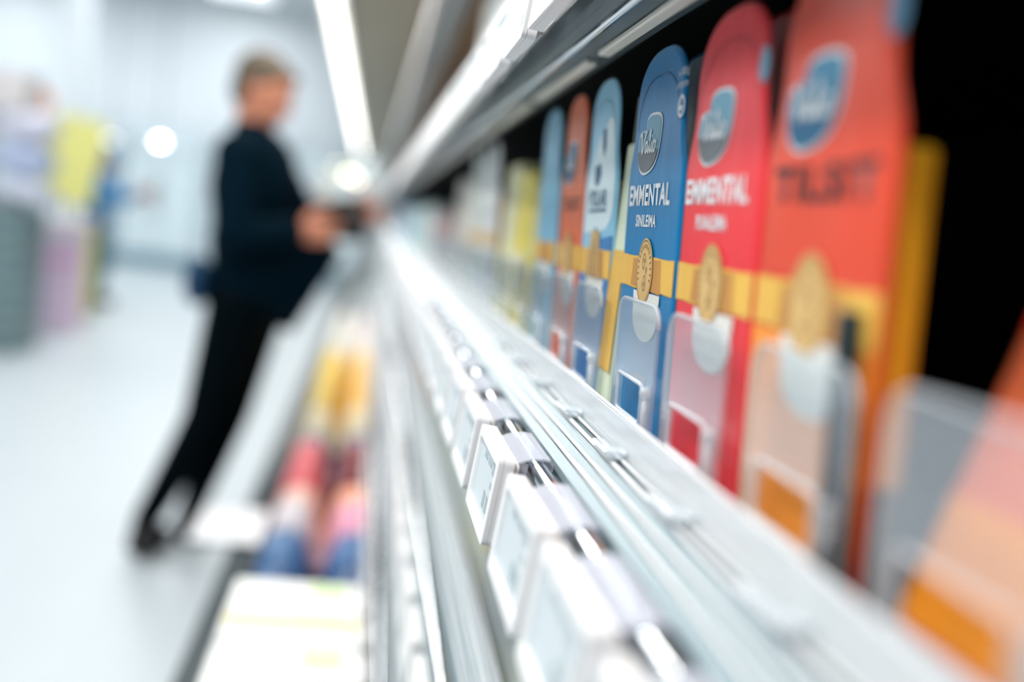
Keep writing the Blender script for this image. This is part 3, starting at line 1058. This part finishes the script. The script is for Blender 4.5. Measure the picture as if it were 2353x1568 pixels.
bags([(-0.105, 2.46, 0.115, 0.2, 0.23, (240, 190, 170), 0), (0.032, 2.46, 0.115, 0.2, 0.24, (246, 166, 130), 0),
      (-0.105, 2.68, 0.115, 0.2, 0.25, (214, 96, 104), 0), (0.032, 2.68, 0.115, 0.2, 0.26, (110, 4, 24), 0),
      (-0.105, 2.90, 0.115, 0.2, 0.25, (222, 110, 116), 0), (0.032, 2.90, 0.115, 0.2, 0.26, (130, 10, 32), 0),
      (-0.105, 3.12, 0.115, 0.2, 0.22, (70, 110, 160), 0), (0.032, 3.12, 0.115, 0.2, 0.23, (80, 120, 166), 0)],
     'red', None, ['pale peach food bag on the aisle side of the tub', 'orange peach food bag on the shelf side of the tub', 'rose red food bag on the aisle side, nearer of two', 'dark wine red food bag on the shelf side, nearer of two', 'rose red food bag on the aisle side, farther of two', 'dark wine red food bag on the shelf side, farther of two', 'steel blue food bag behind the red ones, aisle side', 'steel blue food bag behind the red ones, shelf side'])
rows = []
labs = []
for j, y in enumerate([3.36, 3.60, 3.84, 4.08, 4.32, 4.56, 4.80]):
    c1 = (246, 228, 190) if j < 1 else (252, 206, 70)
    c2 = (250, 226, 180) if j < 1 else (252, 186, 24)
    rows += [(-0.105, y, 0.115, 0.22, 0.26, c1, 0), (0.032, y, 0.115, 0.22, 0.27, c2, 0)]
for r_ in rows:
    nm = 'cream' if r_[5] in ((246, 228, 190), (250, 226, 180)) else 'bright yellow'
bags(rows[:2], 'cream', None, ['cream food bag behind the steel blue ones, aisle side', 'cream food bag behind the steel blue ones, shelf side'])
ORD = ['first', 'second', 'third', 'fourth', 'fifth', 'sixth', 'seventh']
bags(rows[2:], 'yellow', None, [ORD[j // 2] + ' yellow food bag beyond the cream bags, ' + ('aisle side', 'shelf side')[j % 2] + ' of the tub' for j in range(len(rows) - 2)])
rows = []
for j, y in enumerate([5.1, 5.4, 5.7, 6.0, 6.3, 6.6]):
    rows += [(-0.105, y, 0.115, 0.24, 0.26, (236, 234, 222), 0), (0.032, y, 0.115, 0.24, 0.27, (226, 196, 190) if j % 2 else (238, 238, 232), 0)]
bags(rows, 'white', 'white bags at the far end of the tub', ['whitish food bag at the far end of the tub'])
# white card clipped over the bumper
t = thing('price_sign', (-0.21, 2.42, 0.402))
link('card', B(-0.13, 0.03, -0.13, 0.13, 0.004, 0.010, 0.002), WHITE, t)
link('foot', B(-0.02, 0.02, -0.05, 0.05, 0.0, 0.005), WHITE, t)
tag(t, 'white card lying over the dark bumper of the tub towards the aisle', 'sign')

# ------------------------------------------------------------------ people
SKIN = M('skin', (214, 142, 112), 0.5, var=0.06, scale=20)
HAIR = M('greying_hair', (92, 80, 64), 0.7, var=0.3, scale=80)
NAVY = M('navy_jacket', (0, 22, 34), 0.8, var=0.15, scale=12, spec=0.05)
TROU = M('black_trousers', (0, 8, 13), 0.8, var=0.15, scale=12, spec=0.05)
SHOE = M('dark_shoes', (32, 26, 26), 0.5)
POUCH = M('blue_pouch', (0, 62, 100), 0.6)
def caps(bm, pts, rad, seg=14):
    """a chain of tapered capsules"""
    pts = [Vector(p) for p in pts]
    for i in range(len(pts)):
        ball(bm, pts[i], rad[i], seg, 10)
    for i in range(len(pts) - 1):
        d = pts[i + 1] - pts[i]
        L = d.length
        q = d.to_track_quat('Z', 'Y').to_matrix().to_4x4()
        m = Matrix.Translation((pts[i] + pts[i + 1]) / 2) @ q
        bmesh.ops.create_cone(bm, cap_ends=True, segments=seg, radius1=rad[i], radius2=rad[i + 1], depth=L, matrix=m)
def hand(bm, wrist, d, palm_n, side, s=1.0, curl=0.5):
    """palm, four fingers and a thumb; d = pointing direction, palm_n = out of the palm, side = thumb side"""
    wrist = Vector(wrist)
    d = Vector(d).normalized()
    n = Vector(palm_n).normalized()
    n = (n - d * n.dot(d)).normalized()
    sd = Vector(side).normalized()
    sd = (sd - d * sd.dot(d) - n * sd.dot(n)).normalized()
    R = Matrix((sd, d, n)).transposed()
    ball(bm, wrist + d * 0.045 * s, 0.045 * s, 14, 10, (0.92, 1.05, 0.36), R)
    for k, (off, ln) in enumerate([(0.030, 0.072), (0.010, 0.080), (-0.011, 0.075), (-0.030, 0.058)]):
        p = wrist + d * 0.082 * s + sd * off * s
        pts = [p - d * 0.02 * s, p]
        ang = 0.25
        cur = p
        for seg, f in enumerate((0.45, 0.32, 0.23)):
            ang += curl * (0.8 if seg else 0.5)
            cur = cur + (d * math.cos(ang) + n * math.sin(ang)) * ln * f * s
            pts.append(cur)
        caps(bm, pts, [0.0095 * s, 0.0095 * s, 0.0085 * s, 0.0078 * s, 0.0068 * s], 10)
    p = wrist + d * 0.025 * s + sd * 0.032 * s
    pts = [p, p + (sd * 0.75 + d * 0.6 + n * 0.3) * 0.034 * s, p + (sd * 0.9 + d * 1.2 + n * 0.65) * 0.042 * s, p + (sd * 0.75 + d * 1.7 + n * 0.95) * 0.048 * s]
    caps(bm, pts, [0.013 * s, 0.0115 * s, 0.010 * s, 0.008 * s], 10)
def figure(name, J, voxel, mats, head_dir, hair=True, cap_mat=None):
    """J: joints in world coordinates. One continuous body mesh, clothes and hair as children."""
    skin, jac, tro, sho = mats
    V = {k: Vector(v) for k, v in J.items() if k not in ('torso', 'flap') and not k.startswith('hand')}
    bm = bmesh.new()
    f = Vector(head_dir).normalized()               # the way the face points
    lat = Vector((0, 0, 1)).cross(f).normalized()   # the figure's left
    upv = f.cross(lat).normalized()
    R = Matrix((f, lat, upv)).transposed()
    hc = V['head']
    at = lambda a, b, c: hc + f * a + lat * b + upv * c
    ball(bm, at(-0.012, 0, 0.020), 0.1, 20, 14, (0.97, 0.77, 0.92), R)       # skull
    ball(bm, at(0.030, 0, -0.040), 0.075, 18, 12, (0.75, 0.80, 1.02), R)     # face
    ball(bm, at(0.062, 0, -0.098), 0.026, 12, 8, (0.9, 1.2, 0.9), R)         # chin
    caps(bm, [at(0.078, 0, 0.010), at(0.090, 0, -0.018), at(0.095, 0, -0.032)], [0.009, 0.011, 0.0135], 10)   # nose
    for s in (-1, 1):
        ball(bm, at(-0.012, s * 0.076, -0.022), 0.032, 10, 8, (0.62, 0.30, 1.0), R)       # ear
        ball(bm, at(0.072, s * 0.031, 0.022), 0.018, 10, 8, (0.6, 1.3, 0.5), R)           # brow
        ball(bm, at(0.060, s * 0.040, -0.040), 0.022, 10, 8, (0.8, 1, 0.9), R)            # cheek
    ball(bm, at(0.082, 0, -0.066), 0.018, 10, 8, (0.6, 1.3, 0.5), R)          # lips
    caps(bm, [V['neck'], at(-0.012, 0, -0.06)], [0.058, 0.054])
    caps(bm, [V['pelvis'], V['waist'], V['chest'], V['neck']], [0.115, 0.105, 0.12, 0.06])
    for sd in ('r', 'l'):
        caps(bm, [V['chest'] + Vector((0, 0, 0.08)), V['sh_' + sd], V['el_' + sd], V['wr_' + sd]], [0.07, 0.055, 0.042, 0.027])
        caps(bm, [V['pelvis'], V['hip_' + sd], V['kn_' + sd], V['an_' + sd]], [0.10, 0.085, 0.052, 0.036])
        t_ = V['toe_' + sd]
        caps(bm, [V['an_' + sd] + Vector((0, 0, -0.03)), (V['an_' + sd] + t_) / 2 + Vector((0, 0, -0.02)), t_], [0.036, 0.034, 0.024])
        hd = J['hand_' + sd]
        hand(bm, V['wr_' + sd], hd[0], hd[1], hd[2], 1.0, hd[3])
    J_ = bpy.data.objects.new
    body = remesh(name, bm, voxel, skin, None, 1)
    # jacket
    bm = bmesh.new()
    for (c, a, b, h) in J['torso']:
        ball(bm, Vector(c), 1.0, 20, 14, (a, b, h))
    for pts, rad in J.get('flap', []):
        caps(bm, pts, rad)
    for sd in ('r', 'l'):
        caps(bm, [V['chest'] + Vector((0, 0, 0.06)), V['sh_' + sd], V['el_' + sd], V['el_' + sd].lerp(V['wr_' + sd], 0.9)], [0.10, 0.082, 0.064, 0.046])
    caps(bm, [V['chest'] + Vector((0, 0, 0.1)), V['neck'] + Vector((0, 0, 0.0))], [0.10, 0.070])
    remesh('jacket', bm, 0.011, jac, body, 4)
    # trousers
    bm = bmesh.new()
    ball(bm, V['pelvis'], 1.0, 18, 12, (0.135, 0.165, 0.14))
    for sd in ('r', 'l'):
        caps(bm, [V['pelvis'].lerp(V['hip_' + sd], 0.6), V['hip_' + sd], V['kn_' + sd], V['kn_' + sd].lerp(V['an_' + sd], 0.5), V['an_' + sd] + Vector((0, 0, 0.01))], [0.10, 0.106, 0.068, 0.056, 0.044])
    remesh('trousers', bm, 0.011, tro, body, 3)
    for sd in ('r', 'l'):
        bm = bmesh.new()
        a, t_ = V['an_' + sd], V['toe_' + sd]
        dd = (t_ - a)
        dd.z = 0
        dd.normalize()
        heel = Vector((a.x, a.y, max(0.042, a.z - 0.06))) - dd * 0.03
        tl = Vector((t_.x, t_.y, max(0.036, t_.z)))
        caps(bm, [a, heel], [0.042, 0.042])
        caps(bm, [heel, (heel + tl) / 2 + Vector((0, 0, 0.012)), tl], [0.042, 0.044, 0.036])
        remesh('shoe', bm, 0.008, sho, body, 2)
    bm = bmesh.new()
    if cap_mat:
        ball(bm, at(-0.020, 0, 0.035), 0.1, 18, 12, (1.08, 0.92, 0.95), R)
        caps(bm, [at(0.05, -0.04, 0.045), at(0.15, -0.03, 0.030), at(0.15, 0.03, 0.030), at(0.05, 0.04, 0.045)], [0.014, 0.012, 0.012, 0.014])
        remesh('cap', bm, 0.01, cap_mat, body, 2)
    else:
        ball(bm, at(-0.026, 0, 0.038), 0.1, 18, 12, (0.96, 0.84, 0.86), R)
        ball(bm, at(-0.055, 0, -0.010), 0.072, 18, 12, (0.76, 1.03, 1.05), R)
        ball(bm, at(0.03, 0, 0.075), 0.05, 14, 10, (1.0, 1.15, 0.55), R)
        remesh('hair', bm, 0.006, HAIR, body, 1)
    em = M('eye_white', (228, 226, 222), 0.3)
    for s in (-1, 1):
        bm = bmesh.new()
        ball(bm, at(0.0665, s * 0.030, 0.001), 0.0105, 12, 8)
        e = link('eye', bm, em, body, True)
        bm = bmesh.new()
        ball(bm, at(0.0718, s * 0.0305, 0.001), 0.0073, 10, 6)
        link('iris', bm, M('iris_brown', (40, 30, 26), 0.3), e, True)
    bm = bmesh.new()
    ball(bm, at(0.0915, 0, -0.066), 0.0055, 12, 8, (0.7, 4.2, 0.8), R)
    link('mouth', bm, M('lip', (168, 92, 84), 0.5), body, True)
    return body
J = {
    'head': (-0.385, 3.42, 1.553), 'neck': (-0.415, 3.42, 1.41), 'chest': (-0.395, 3.42, 1.22), 'waist': (-0.385, 3.42, 1.02), 'pelvis': (-0.385, 3.42, 0.87),
    'sh_r': (-0.425, 3.24, 1.325), 'el_r': (-0.415, 3.17, 1.075), 'wr_r': (-0.225, 3.24, 1.118),
    'sh_l': (-0.365, 3.60, 1.325), 'el_l': (-0.235, 3.66, 1.135), 'wr_l': (-0.09, 3.48, 1.20),
    'hip_r': (-0.395, 3.325, 0.83), 'kn_r': (-0.470, 3.31, 0.47), 'an_r': (-0.622, 3.285, 0.11), 'toe_r': (-0.585, 3.40, 0.036),
    'hip_l': (-0.365, 3.515, 0.83), 'kn_l': (-0.412, 3.50, 0.46), 'an_l': (-0.510, 3.475, 0.105), 'toe_l': (-0.46, 3.585, 0.036),
    'hand_r': ((1, 0.15, 0.05), (0.1, 1, 0.1), (0, 0.0, 1), 0.5), 'hand_l': ((1, -0.25, -0.05), (-0.2, -1, 0.0), (0, 0, 1), 0.5),
    'torso': [((-0.39, 3.42, 1.24), 0.145, 0.205, 0.20), ((-0.385, 3.42, 1.06), 0.135, 0.185, 0.20), ((-0.36, 3.42, 0.95), 0.150, 0.19, 0.18), ((-0.32, 3.42, 0.93), 0.15, 0.16, 0.14)],
    # the open front of the jacket hanging forward as the person leans
    'flap': [([(-0.34, 3.40 + dy_, 1.10), (-0.34 + 0.22 * (1 - q) + 0.10 * q, 3.40 + dy_, 1.045 - 0.235 * q)], [0.07, 0.036]) for q in (0, 0.2, 0.4, 0.6, 0.8, 1.0) for dy_ in (-0.03, 0.07)],
}
worker = figure('person', J, 0.006, (SKIN, NAVY, TROU, SHOE), (0.90, -0.12, -0.36))
tag(worker, 'person in dark navy jacket and black trousers leaning toward the shelf, holding a packet', 'person')
bm = bmesh.new()
ball(bm, (-0.535, 3.35, 0.915), 1.0, 16, 10, (0.045, 0.07, 0.085))
remesh('pouch', bm, 0.01, POUCH, worker, 2)
pk = link('dark_packet', B(-0.050, 0.050, -0.013, 0.013, 0.0, 0.140, 0.005, 2), M('dark_packet_film', (40, 34, 34), 0.4))
link('pale_strip', B(-0.046, 0.046, -0.0138, 0.0138, 0.090, 0.112), M('dark_packet_strip', (110, 96, 88), 0.4), pk)
pk.location = (-0.060, 3.375, 1.100)
pk.rotation_euler = (0, 0, 0.35)
tag(pk, 'small dark packet held in the hands of the person in navy', 'packet')

BLUEJ = M('blue_jacket', (58, 134, 190), 0.7, var=0.1)
BLUEC = M('blue_cap', (30, 100, 150), 0.6)
GREYT = M('grey_blue_trousers', (86, 120, 140), 0.8)
J2 = {
    'head': (-2.55, 10.1, 1.38), 'neck': (-2.62, 10.1, 1.27), 'chest': (-2.63, 10.1, 1.09), 'waist': (-2.62, 10.1, 0.92), 'pelvis': (-2.60, 10.1, 0.78),
    'sh_r': (-2.60, 9.93, 1.20), 'el_r': (-2.42, 9.88, 1.05), 'wr_r': (-2.22, 9.95, 1.10),
    'sh_l': (-2.60, 10.27, 1.20), 'el_l': (-2.42, 10.30, 1.03), 'wr_l': (-2.24, 10.2, 1.10),
    'hip_r': (-2.60, 10.02, 0.75), 'kn_r': (-2.54, 10.02, 0.42), 'an_r': (-2.56, 10.02, 0.10), 'toe_r': (-2.42, 10.0, 0.036),
    'hip_l': (-2.58, 10.18, 0.75), 'kn_l': (-2.52, 10.18, 0.42), 'an_l': (-2.58, 10.2, 0.10), 'toe_l': (-2.44, 10.2, 0.036),
    'hand_r': ((1, 0.1, 0), (0, 1, 0), (0, 0, 1), 0.5), 'hand_l': ((1, -0.1, 0), (0, -1, 0), (0, 0, 1), 0.5),
    'torso': [((-2.62, 10.1, 1.10), 0.14, 0.20, 0.19), ((-2.61, 10.1, 0.94), 0.13, 0.18, 0.18), ((-2.60, 10.1, 0.82), 0.14, 0.18, 0.13)],
}
shopper = figure('person', J2, 0.009, (SKIN, BLUEJ, GREYT, SHOE), (0.88, -0.1, -0.45), cap_mat=BLUEC)
tag(shopper, 'distant person in blue jacket and blue cap reaching forward beside the yellow banner', 'person')

# ------------------------------------------------------------------ left background
CRATE = M('grey_crate_plastic', (122, 148, 152), 0.5, var=0.08)
crate0 = None
for i in range(4):
    if crate0 is None:
        crate0 = thing('crate', (-2.56, 7.1, 0))
        bm = bmesh.new()
        for (x0, x1, y0, y1) in [(-0.34, 0.34, -0.25, -0.23), (-0.34, 0.34, 0.23, 0.25), (-0.34, -0.32, -0.23, 0.23), (0.32, 0.34, -0.23, 0.23)]:
            box(bm, x0, x1, y0, y1, 0.0, 0.235)
        box(bm, -0.32, 0.32, -0.23, 0.23, 0.0, 0.015)
        link('shell', bm, CRATE, crate0)
        link('rim', prism_y([(-0.36, 0.205), (-0.36, 0.235), (-0.34, 0.235), (-0.34, 0.205)], -0.27, 0.27, prism_y([(0.34, 0.205), (0.34, 0.235), (0.36, 0.235), (0.36, 0.205)], -0.27, 0.27, B(-0.34, 0.34, -0.27, -0.25, 0.205, 0.235))), M('pale_crate_rim', (150, 168, 170), 0.5), crate0)
        link('rib', B(-0.345, 0.345, -0.262, -0.25, 0.09, 0.11), M('pale_crate_rim', (150, 168, 170), 0.5), crate0)
        o = crate0
    else:
        o = dup(crate0)
    o.location = (-2.56, 7.1, 0.238 * i)
    tag(o, ['grey crate on the floor, bottom of the stack at the left', 'grey crate second from the bottom of the stack', 'grey crate second from the top of the stack', 'grey crate on top of the stack, under the lavender bundles'][i], 'crate')
cz = 0.238 * 4 - 0.003
LAV = [(228, 232, 248), (236, 236, 246), (200, 212, 242), (240, 238, 246), (232, 230, 246), (238, 240, 248)]
names = ['lower aisle side', 'lower wall side', 'middle aisle side', 'middle wall side', 'upper aisle side', 'upper wall side']
for i in range(6):
    o = pillow('paper_bundle', 0.34, 0.36, 0.215, M('lavender%d' % i, LAV[i], 0.5, var=0.1, scale=12))
    o.location = (-2.29 - (i % 2) * 0.35, 7.1, cz + (i // 2) * 0.214)
    tag(o, 'pale lavender wrapped bundle on the crates, ' + names[i] + ' one', 'bundle')
o = carton('white_pink_box', 0.6, 0.30, 0.23, M('white_pink_card', (244, 236, 234), 0.5))
o.location = (-2.56, 6.95, cz + 0.645)
link('pink_patch', B(-0.2, 0.0, -0.006, -0.001, 0.05, 0.17), M('pink_patch', (250, 204, 196), 0.5), o)
tag(o, 'white box with pink patch on top of the lavender bundles', 'box')
# yellow banner, pink stand and green yellow column
t = thing('banner', (-2.62, 9.0, 0))
link('base_plate', B(-0.34, 0.30, -0.1, 0.1, 0.0, 0.03, 0.005), M('banner_base', (120, 130, 130), 0.4, 0.6), t)
link('pole', B(-0.015, 0.015, 0.012, 0.03, 0.03, 1.70), STEEL, t)
bm = plate([(-0.12, 1.10), (0.05, 0.96), (0.25, 0.97), (0.27, 1.22), (0.34, 1.50), (0.33, 1.68), (0.0, 1.72), (-0.20, 1.60), (-0.18, 1.30)], [], -0.012, 0.010)
link('panel', bm, M('yellow_board', (255, 246, 150), 0.6, var=0.05, scale=3), t)
tag(t, 'yellow promotional board on a stand, behind the pink stand', 'sign')
bm = bmesh.new()
ball(bm, (0, 0, 0), 0.085, 16, 12, (0.9, 0.9, 1.15))
o = link('balloon', bm, M('orange_rubber', (248, 160, 110), 0.4), None, True)
kb = bmesh.new()
lathe(kb, [(0.004, -0.125), (0.016, -0.118), (0.006, -0.095)], 8)
link('knot', kb, M('orange_rubber', (248, 160, 110), 0.4), o)
o.location = (-2.80, 8.97, 1.79)
tag(o, 'orange balloon at the top edge of the yellow board', 'balloon')
t = thing('display_stand', (-2.30, 8.05, 0))
link('foot_plate', B(-0.20, 0.18, -0.16, 0.16, 0.0, 0.03, 0.004), WHITE, t)
link('column', B(-0.18, 0.14, -0.14, 0.14, 0.03, 0.74, 0.006), M('pink_card', (252, 218, 242), 0.6, var=0.08, scale=4), t)
link('top_tray', B(-0.20, 0.16, -0.16, 0.16, 0.74, 0.86, 0.006), M('pale_pink_card', (238, 226, 234), 0.6), t)
link('front_stripe', B(-0.181, 0.141, -0.144, -0.1405, 0.52, 0.60), M('deep_pink', (244, 184, 222), 0.6), t)
tag(t, 'pink cardboard display stand with pale top beside the grey crates', 'display stand')
t = thing('display_column', (-2.52, 9.3, 0))
link('foot_plate', B(-0.10, 0.12, -0.12, 0.12, 0.0, 0.025), M('olive_foot', (170, 160, 30), 0.6), t)
link('column', B(-0.09, 0.11, -0.11, 0.11, 0.025, 0.78, 0.005), M('green_yellow_card', (228, 226, 90), 0.6, var=0.1, scale=4), t)
link('top_cap', B(-0.10, 0.12, -0.12, 0.12, 0.78, 0.84), M('peach_card', (244, 214, 170), 0.6), t)
tag(t, 'narrow green yellow display column right of the pink stand', 'display stand')

# upright glass-door freezers along the back wall
GLASS = clear('door_glass', 0.06, tint=(0.93, 0.98, 0.99), rough=0.05)
INNER = M('freezer_inner_glow', (236, 242, 244), 0.5, emit=1.2)  # the liner itself glows, standing for the lit freezer interior
FRAME = M('freezer_frame', (222, 234, 240), 0.4)
GLINT = M('spot_glint', (255, 255, 255), 0.3, emit=45)
fz0 = None
flabels = ['upright glass-door freezer at the back wall, leftmost in view', 'upright glass-door freezer second from the left at the back wall', 'upright glass-door freezer at the back wall left of the bright spot reflection', 'upright glass-door freezer at the back wall under the bright spot reflection', 'upright glass-door freezer at the back wall behind the person in navy', 'upright glass-door freezer at the back wall nearest the shelf end']
for i in range(6):
    if fz0 is None:
        t = fz0 = thing('freezer')
        bm = bmesh.new()
        box(bm, -0.64, 0.64, 0.64, 0.70, 0, 2.12)
        box(bm, -0.64, -0.60, 0.0, 0.64, 0, 2.12)
        box(bm, 0.60, 0.64, 0.0, 0.64, 0, 2.12)
        box(bm, -0.60, 0.60, 0.0, 0.64, 1.98, 2.12)
        box(bm, -0.60, 0.60, 0.02, 0.64, 0.0, 0.22)
        link('cabinet', bm, FRAME, t)
        link('liner', B(-0.60, 0.60, 0.60, 0.64, 0.22, 1.98), INNER, t)
        for k in range(4):
            link('shelf', B(-0.60, 0.60, 0.12, 0.60, 0.55 + 0.36 * k, 0.565 + 0.36 * k), WHITE, t)
        for s in (0, 1):
            x0 = -0.60 + 0.605 * s
            d = link('door', plate([(x0, 0.22), (x0 + 0.595, 0.22), (x0 + 0.595, 1.98), (x0, 1.98)], [[(x0 + 0.05, 0.29), (x0 + 0.545, 0.29), (x0 + 0.545, 1.91), (x0 + 0.05, 1.91)]], -0.035, 0.0), FRAME, t)
            link('pane', B(x0 + 0.05, x0 + 0.545, -0.02, -0.014, 0.29, 1.91), GLASS, d)
            link('handle', B(x0 + (0.555 if s == 0 else 0.02), x0 + (0.575 if s == 0 else 0.04), -0.06, -0.035, 0.8, 1.3), STEEL, d)
        link('kick_plate', B(-0.60, 0.60, -0.005, 0.02, 0.0, 0.20), M('teal_shadow_kick', (120, 160, 172), 0.5), t)  # teal tone carries the shadow line at the freezer foot
        o = t
    else:
        o = dup(fz0)
    o.location = (-7.1 + i * 1.3, 15.6, 0)
    tag(o, flabels[i], 'freezer')
# spot lamps at the aisle end; the freezer pair are reflections hung as lamps
def spot(name, loc, r, mat, label, group=None):
    t = thing(name, loc)
    bm = bmesh.new()
    lathe(bm, [(r * 0.5, r * 1.6), (r * 1.05, r * 1.2), (r * 1.25, 0.0), (r * 1.15, 0.0)], 16)
    link('shade', bm, WHITE, t, True)
    bm = bmesh.new()
    ball(bm, (0, -r * 0.3, -r * 0.15), r, 14, 10, (1, 1, 0.8))
    link('bulb', bm, mat, t, True)
    bm = bmesh.new()
    tube(bm, [(0, 0, r * 1.6), (0, 0, RZ - loc[2])], 0.008, 6)
    link('cord', bm, STEEL, t)
    tag(t, label, 'lamp', group)
spot('lamp_or_glint', (-3.05, 14.9, 1.85), 0.045, GLINT, 'bright round white spot reflection, hung as a lamp before the back freezers')
spot('lamp_or_glint', (-3.72, 14.9, 1.80), 0.07, M('soft_glint', (255, 255, 255), 0.3, emit=3), 'softer white reflection, hung as a lamp left of the bright one before the freezers')
WARM = M('warm_led', (255, 246, 206), 0.3, emit=26)
spot('lamp_or_glint', (-0.575, 15.4, 1.84), 0.042, M('warm_led_dim', (255, 240, 190), 0.3, emit=9), 'dim warm spot lamp at the aisle end, left of three')
spot('lamp_or_glint', (-0.41, 15.4, 1.74), 0.045, WARM, 'bright warm spot lamp at the aisle end, middle of three')
spot('lamp_or_glint', (-0.30, 15.4, 1.70), 0.045, M('warm_led_mid', (255, 244, 205), 0.3, emit=19), 'warm spot lamp at the aisle end, right of three')
spot('lamp_or_glint', (-1.02, 8.0, 2.86), 0.10, M('big_led', (255, 255, 255), 0.3, emit=14), 'large white pendant lamp at the upper edge above the person')
# gondola at the end of the aisle
t = thing('gondola', (-1.22, 13.0, 0))
link('back_board', B(-0.75, 0.75, 0.35, 0.40, 0, 1.58), M('gondola_board', (206, 218, 226), 0.6), t)
link('base', B(-0.75, 0.75, -0.05, 0.35, 0, 0.16), FRAME, t)
for k in range(3):
    link('shelf', B(-0.75, 0.75, -0.03, 0.35, 0.55 + 0.38 * k, 0.57 + 0.38 * k), FRAME, t)
tag(t, 'pale end-of-aisle gondola shelf behind the hands of the person in navy', 'shelf unit')
gc = [((210, 220, 232), 'pale blue'), ((96, 130, 60), 'green'), ((232, 190, 176), 'pink'), ((230, 226, 214), 'cream')]
for k in range(3):
    for j in range(6):
        c, nm = gc[(j * 3 + k * 2) % 4]
        o = carton('grocery_box', 0.20, 0.2, 0.26, M('gondola_' + nm.replace(' ', '_'), c, 0.5))
        o.location = (-1.83 + j * 0.245, 13.03, 0.5705 + 0.38 * k)
        tag(o, nm + ' grocery box on the end-of-aisle gondola', 'box', nm + ' boxes on the gondola')
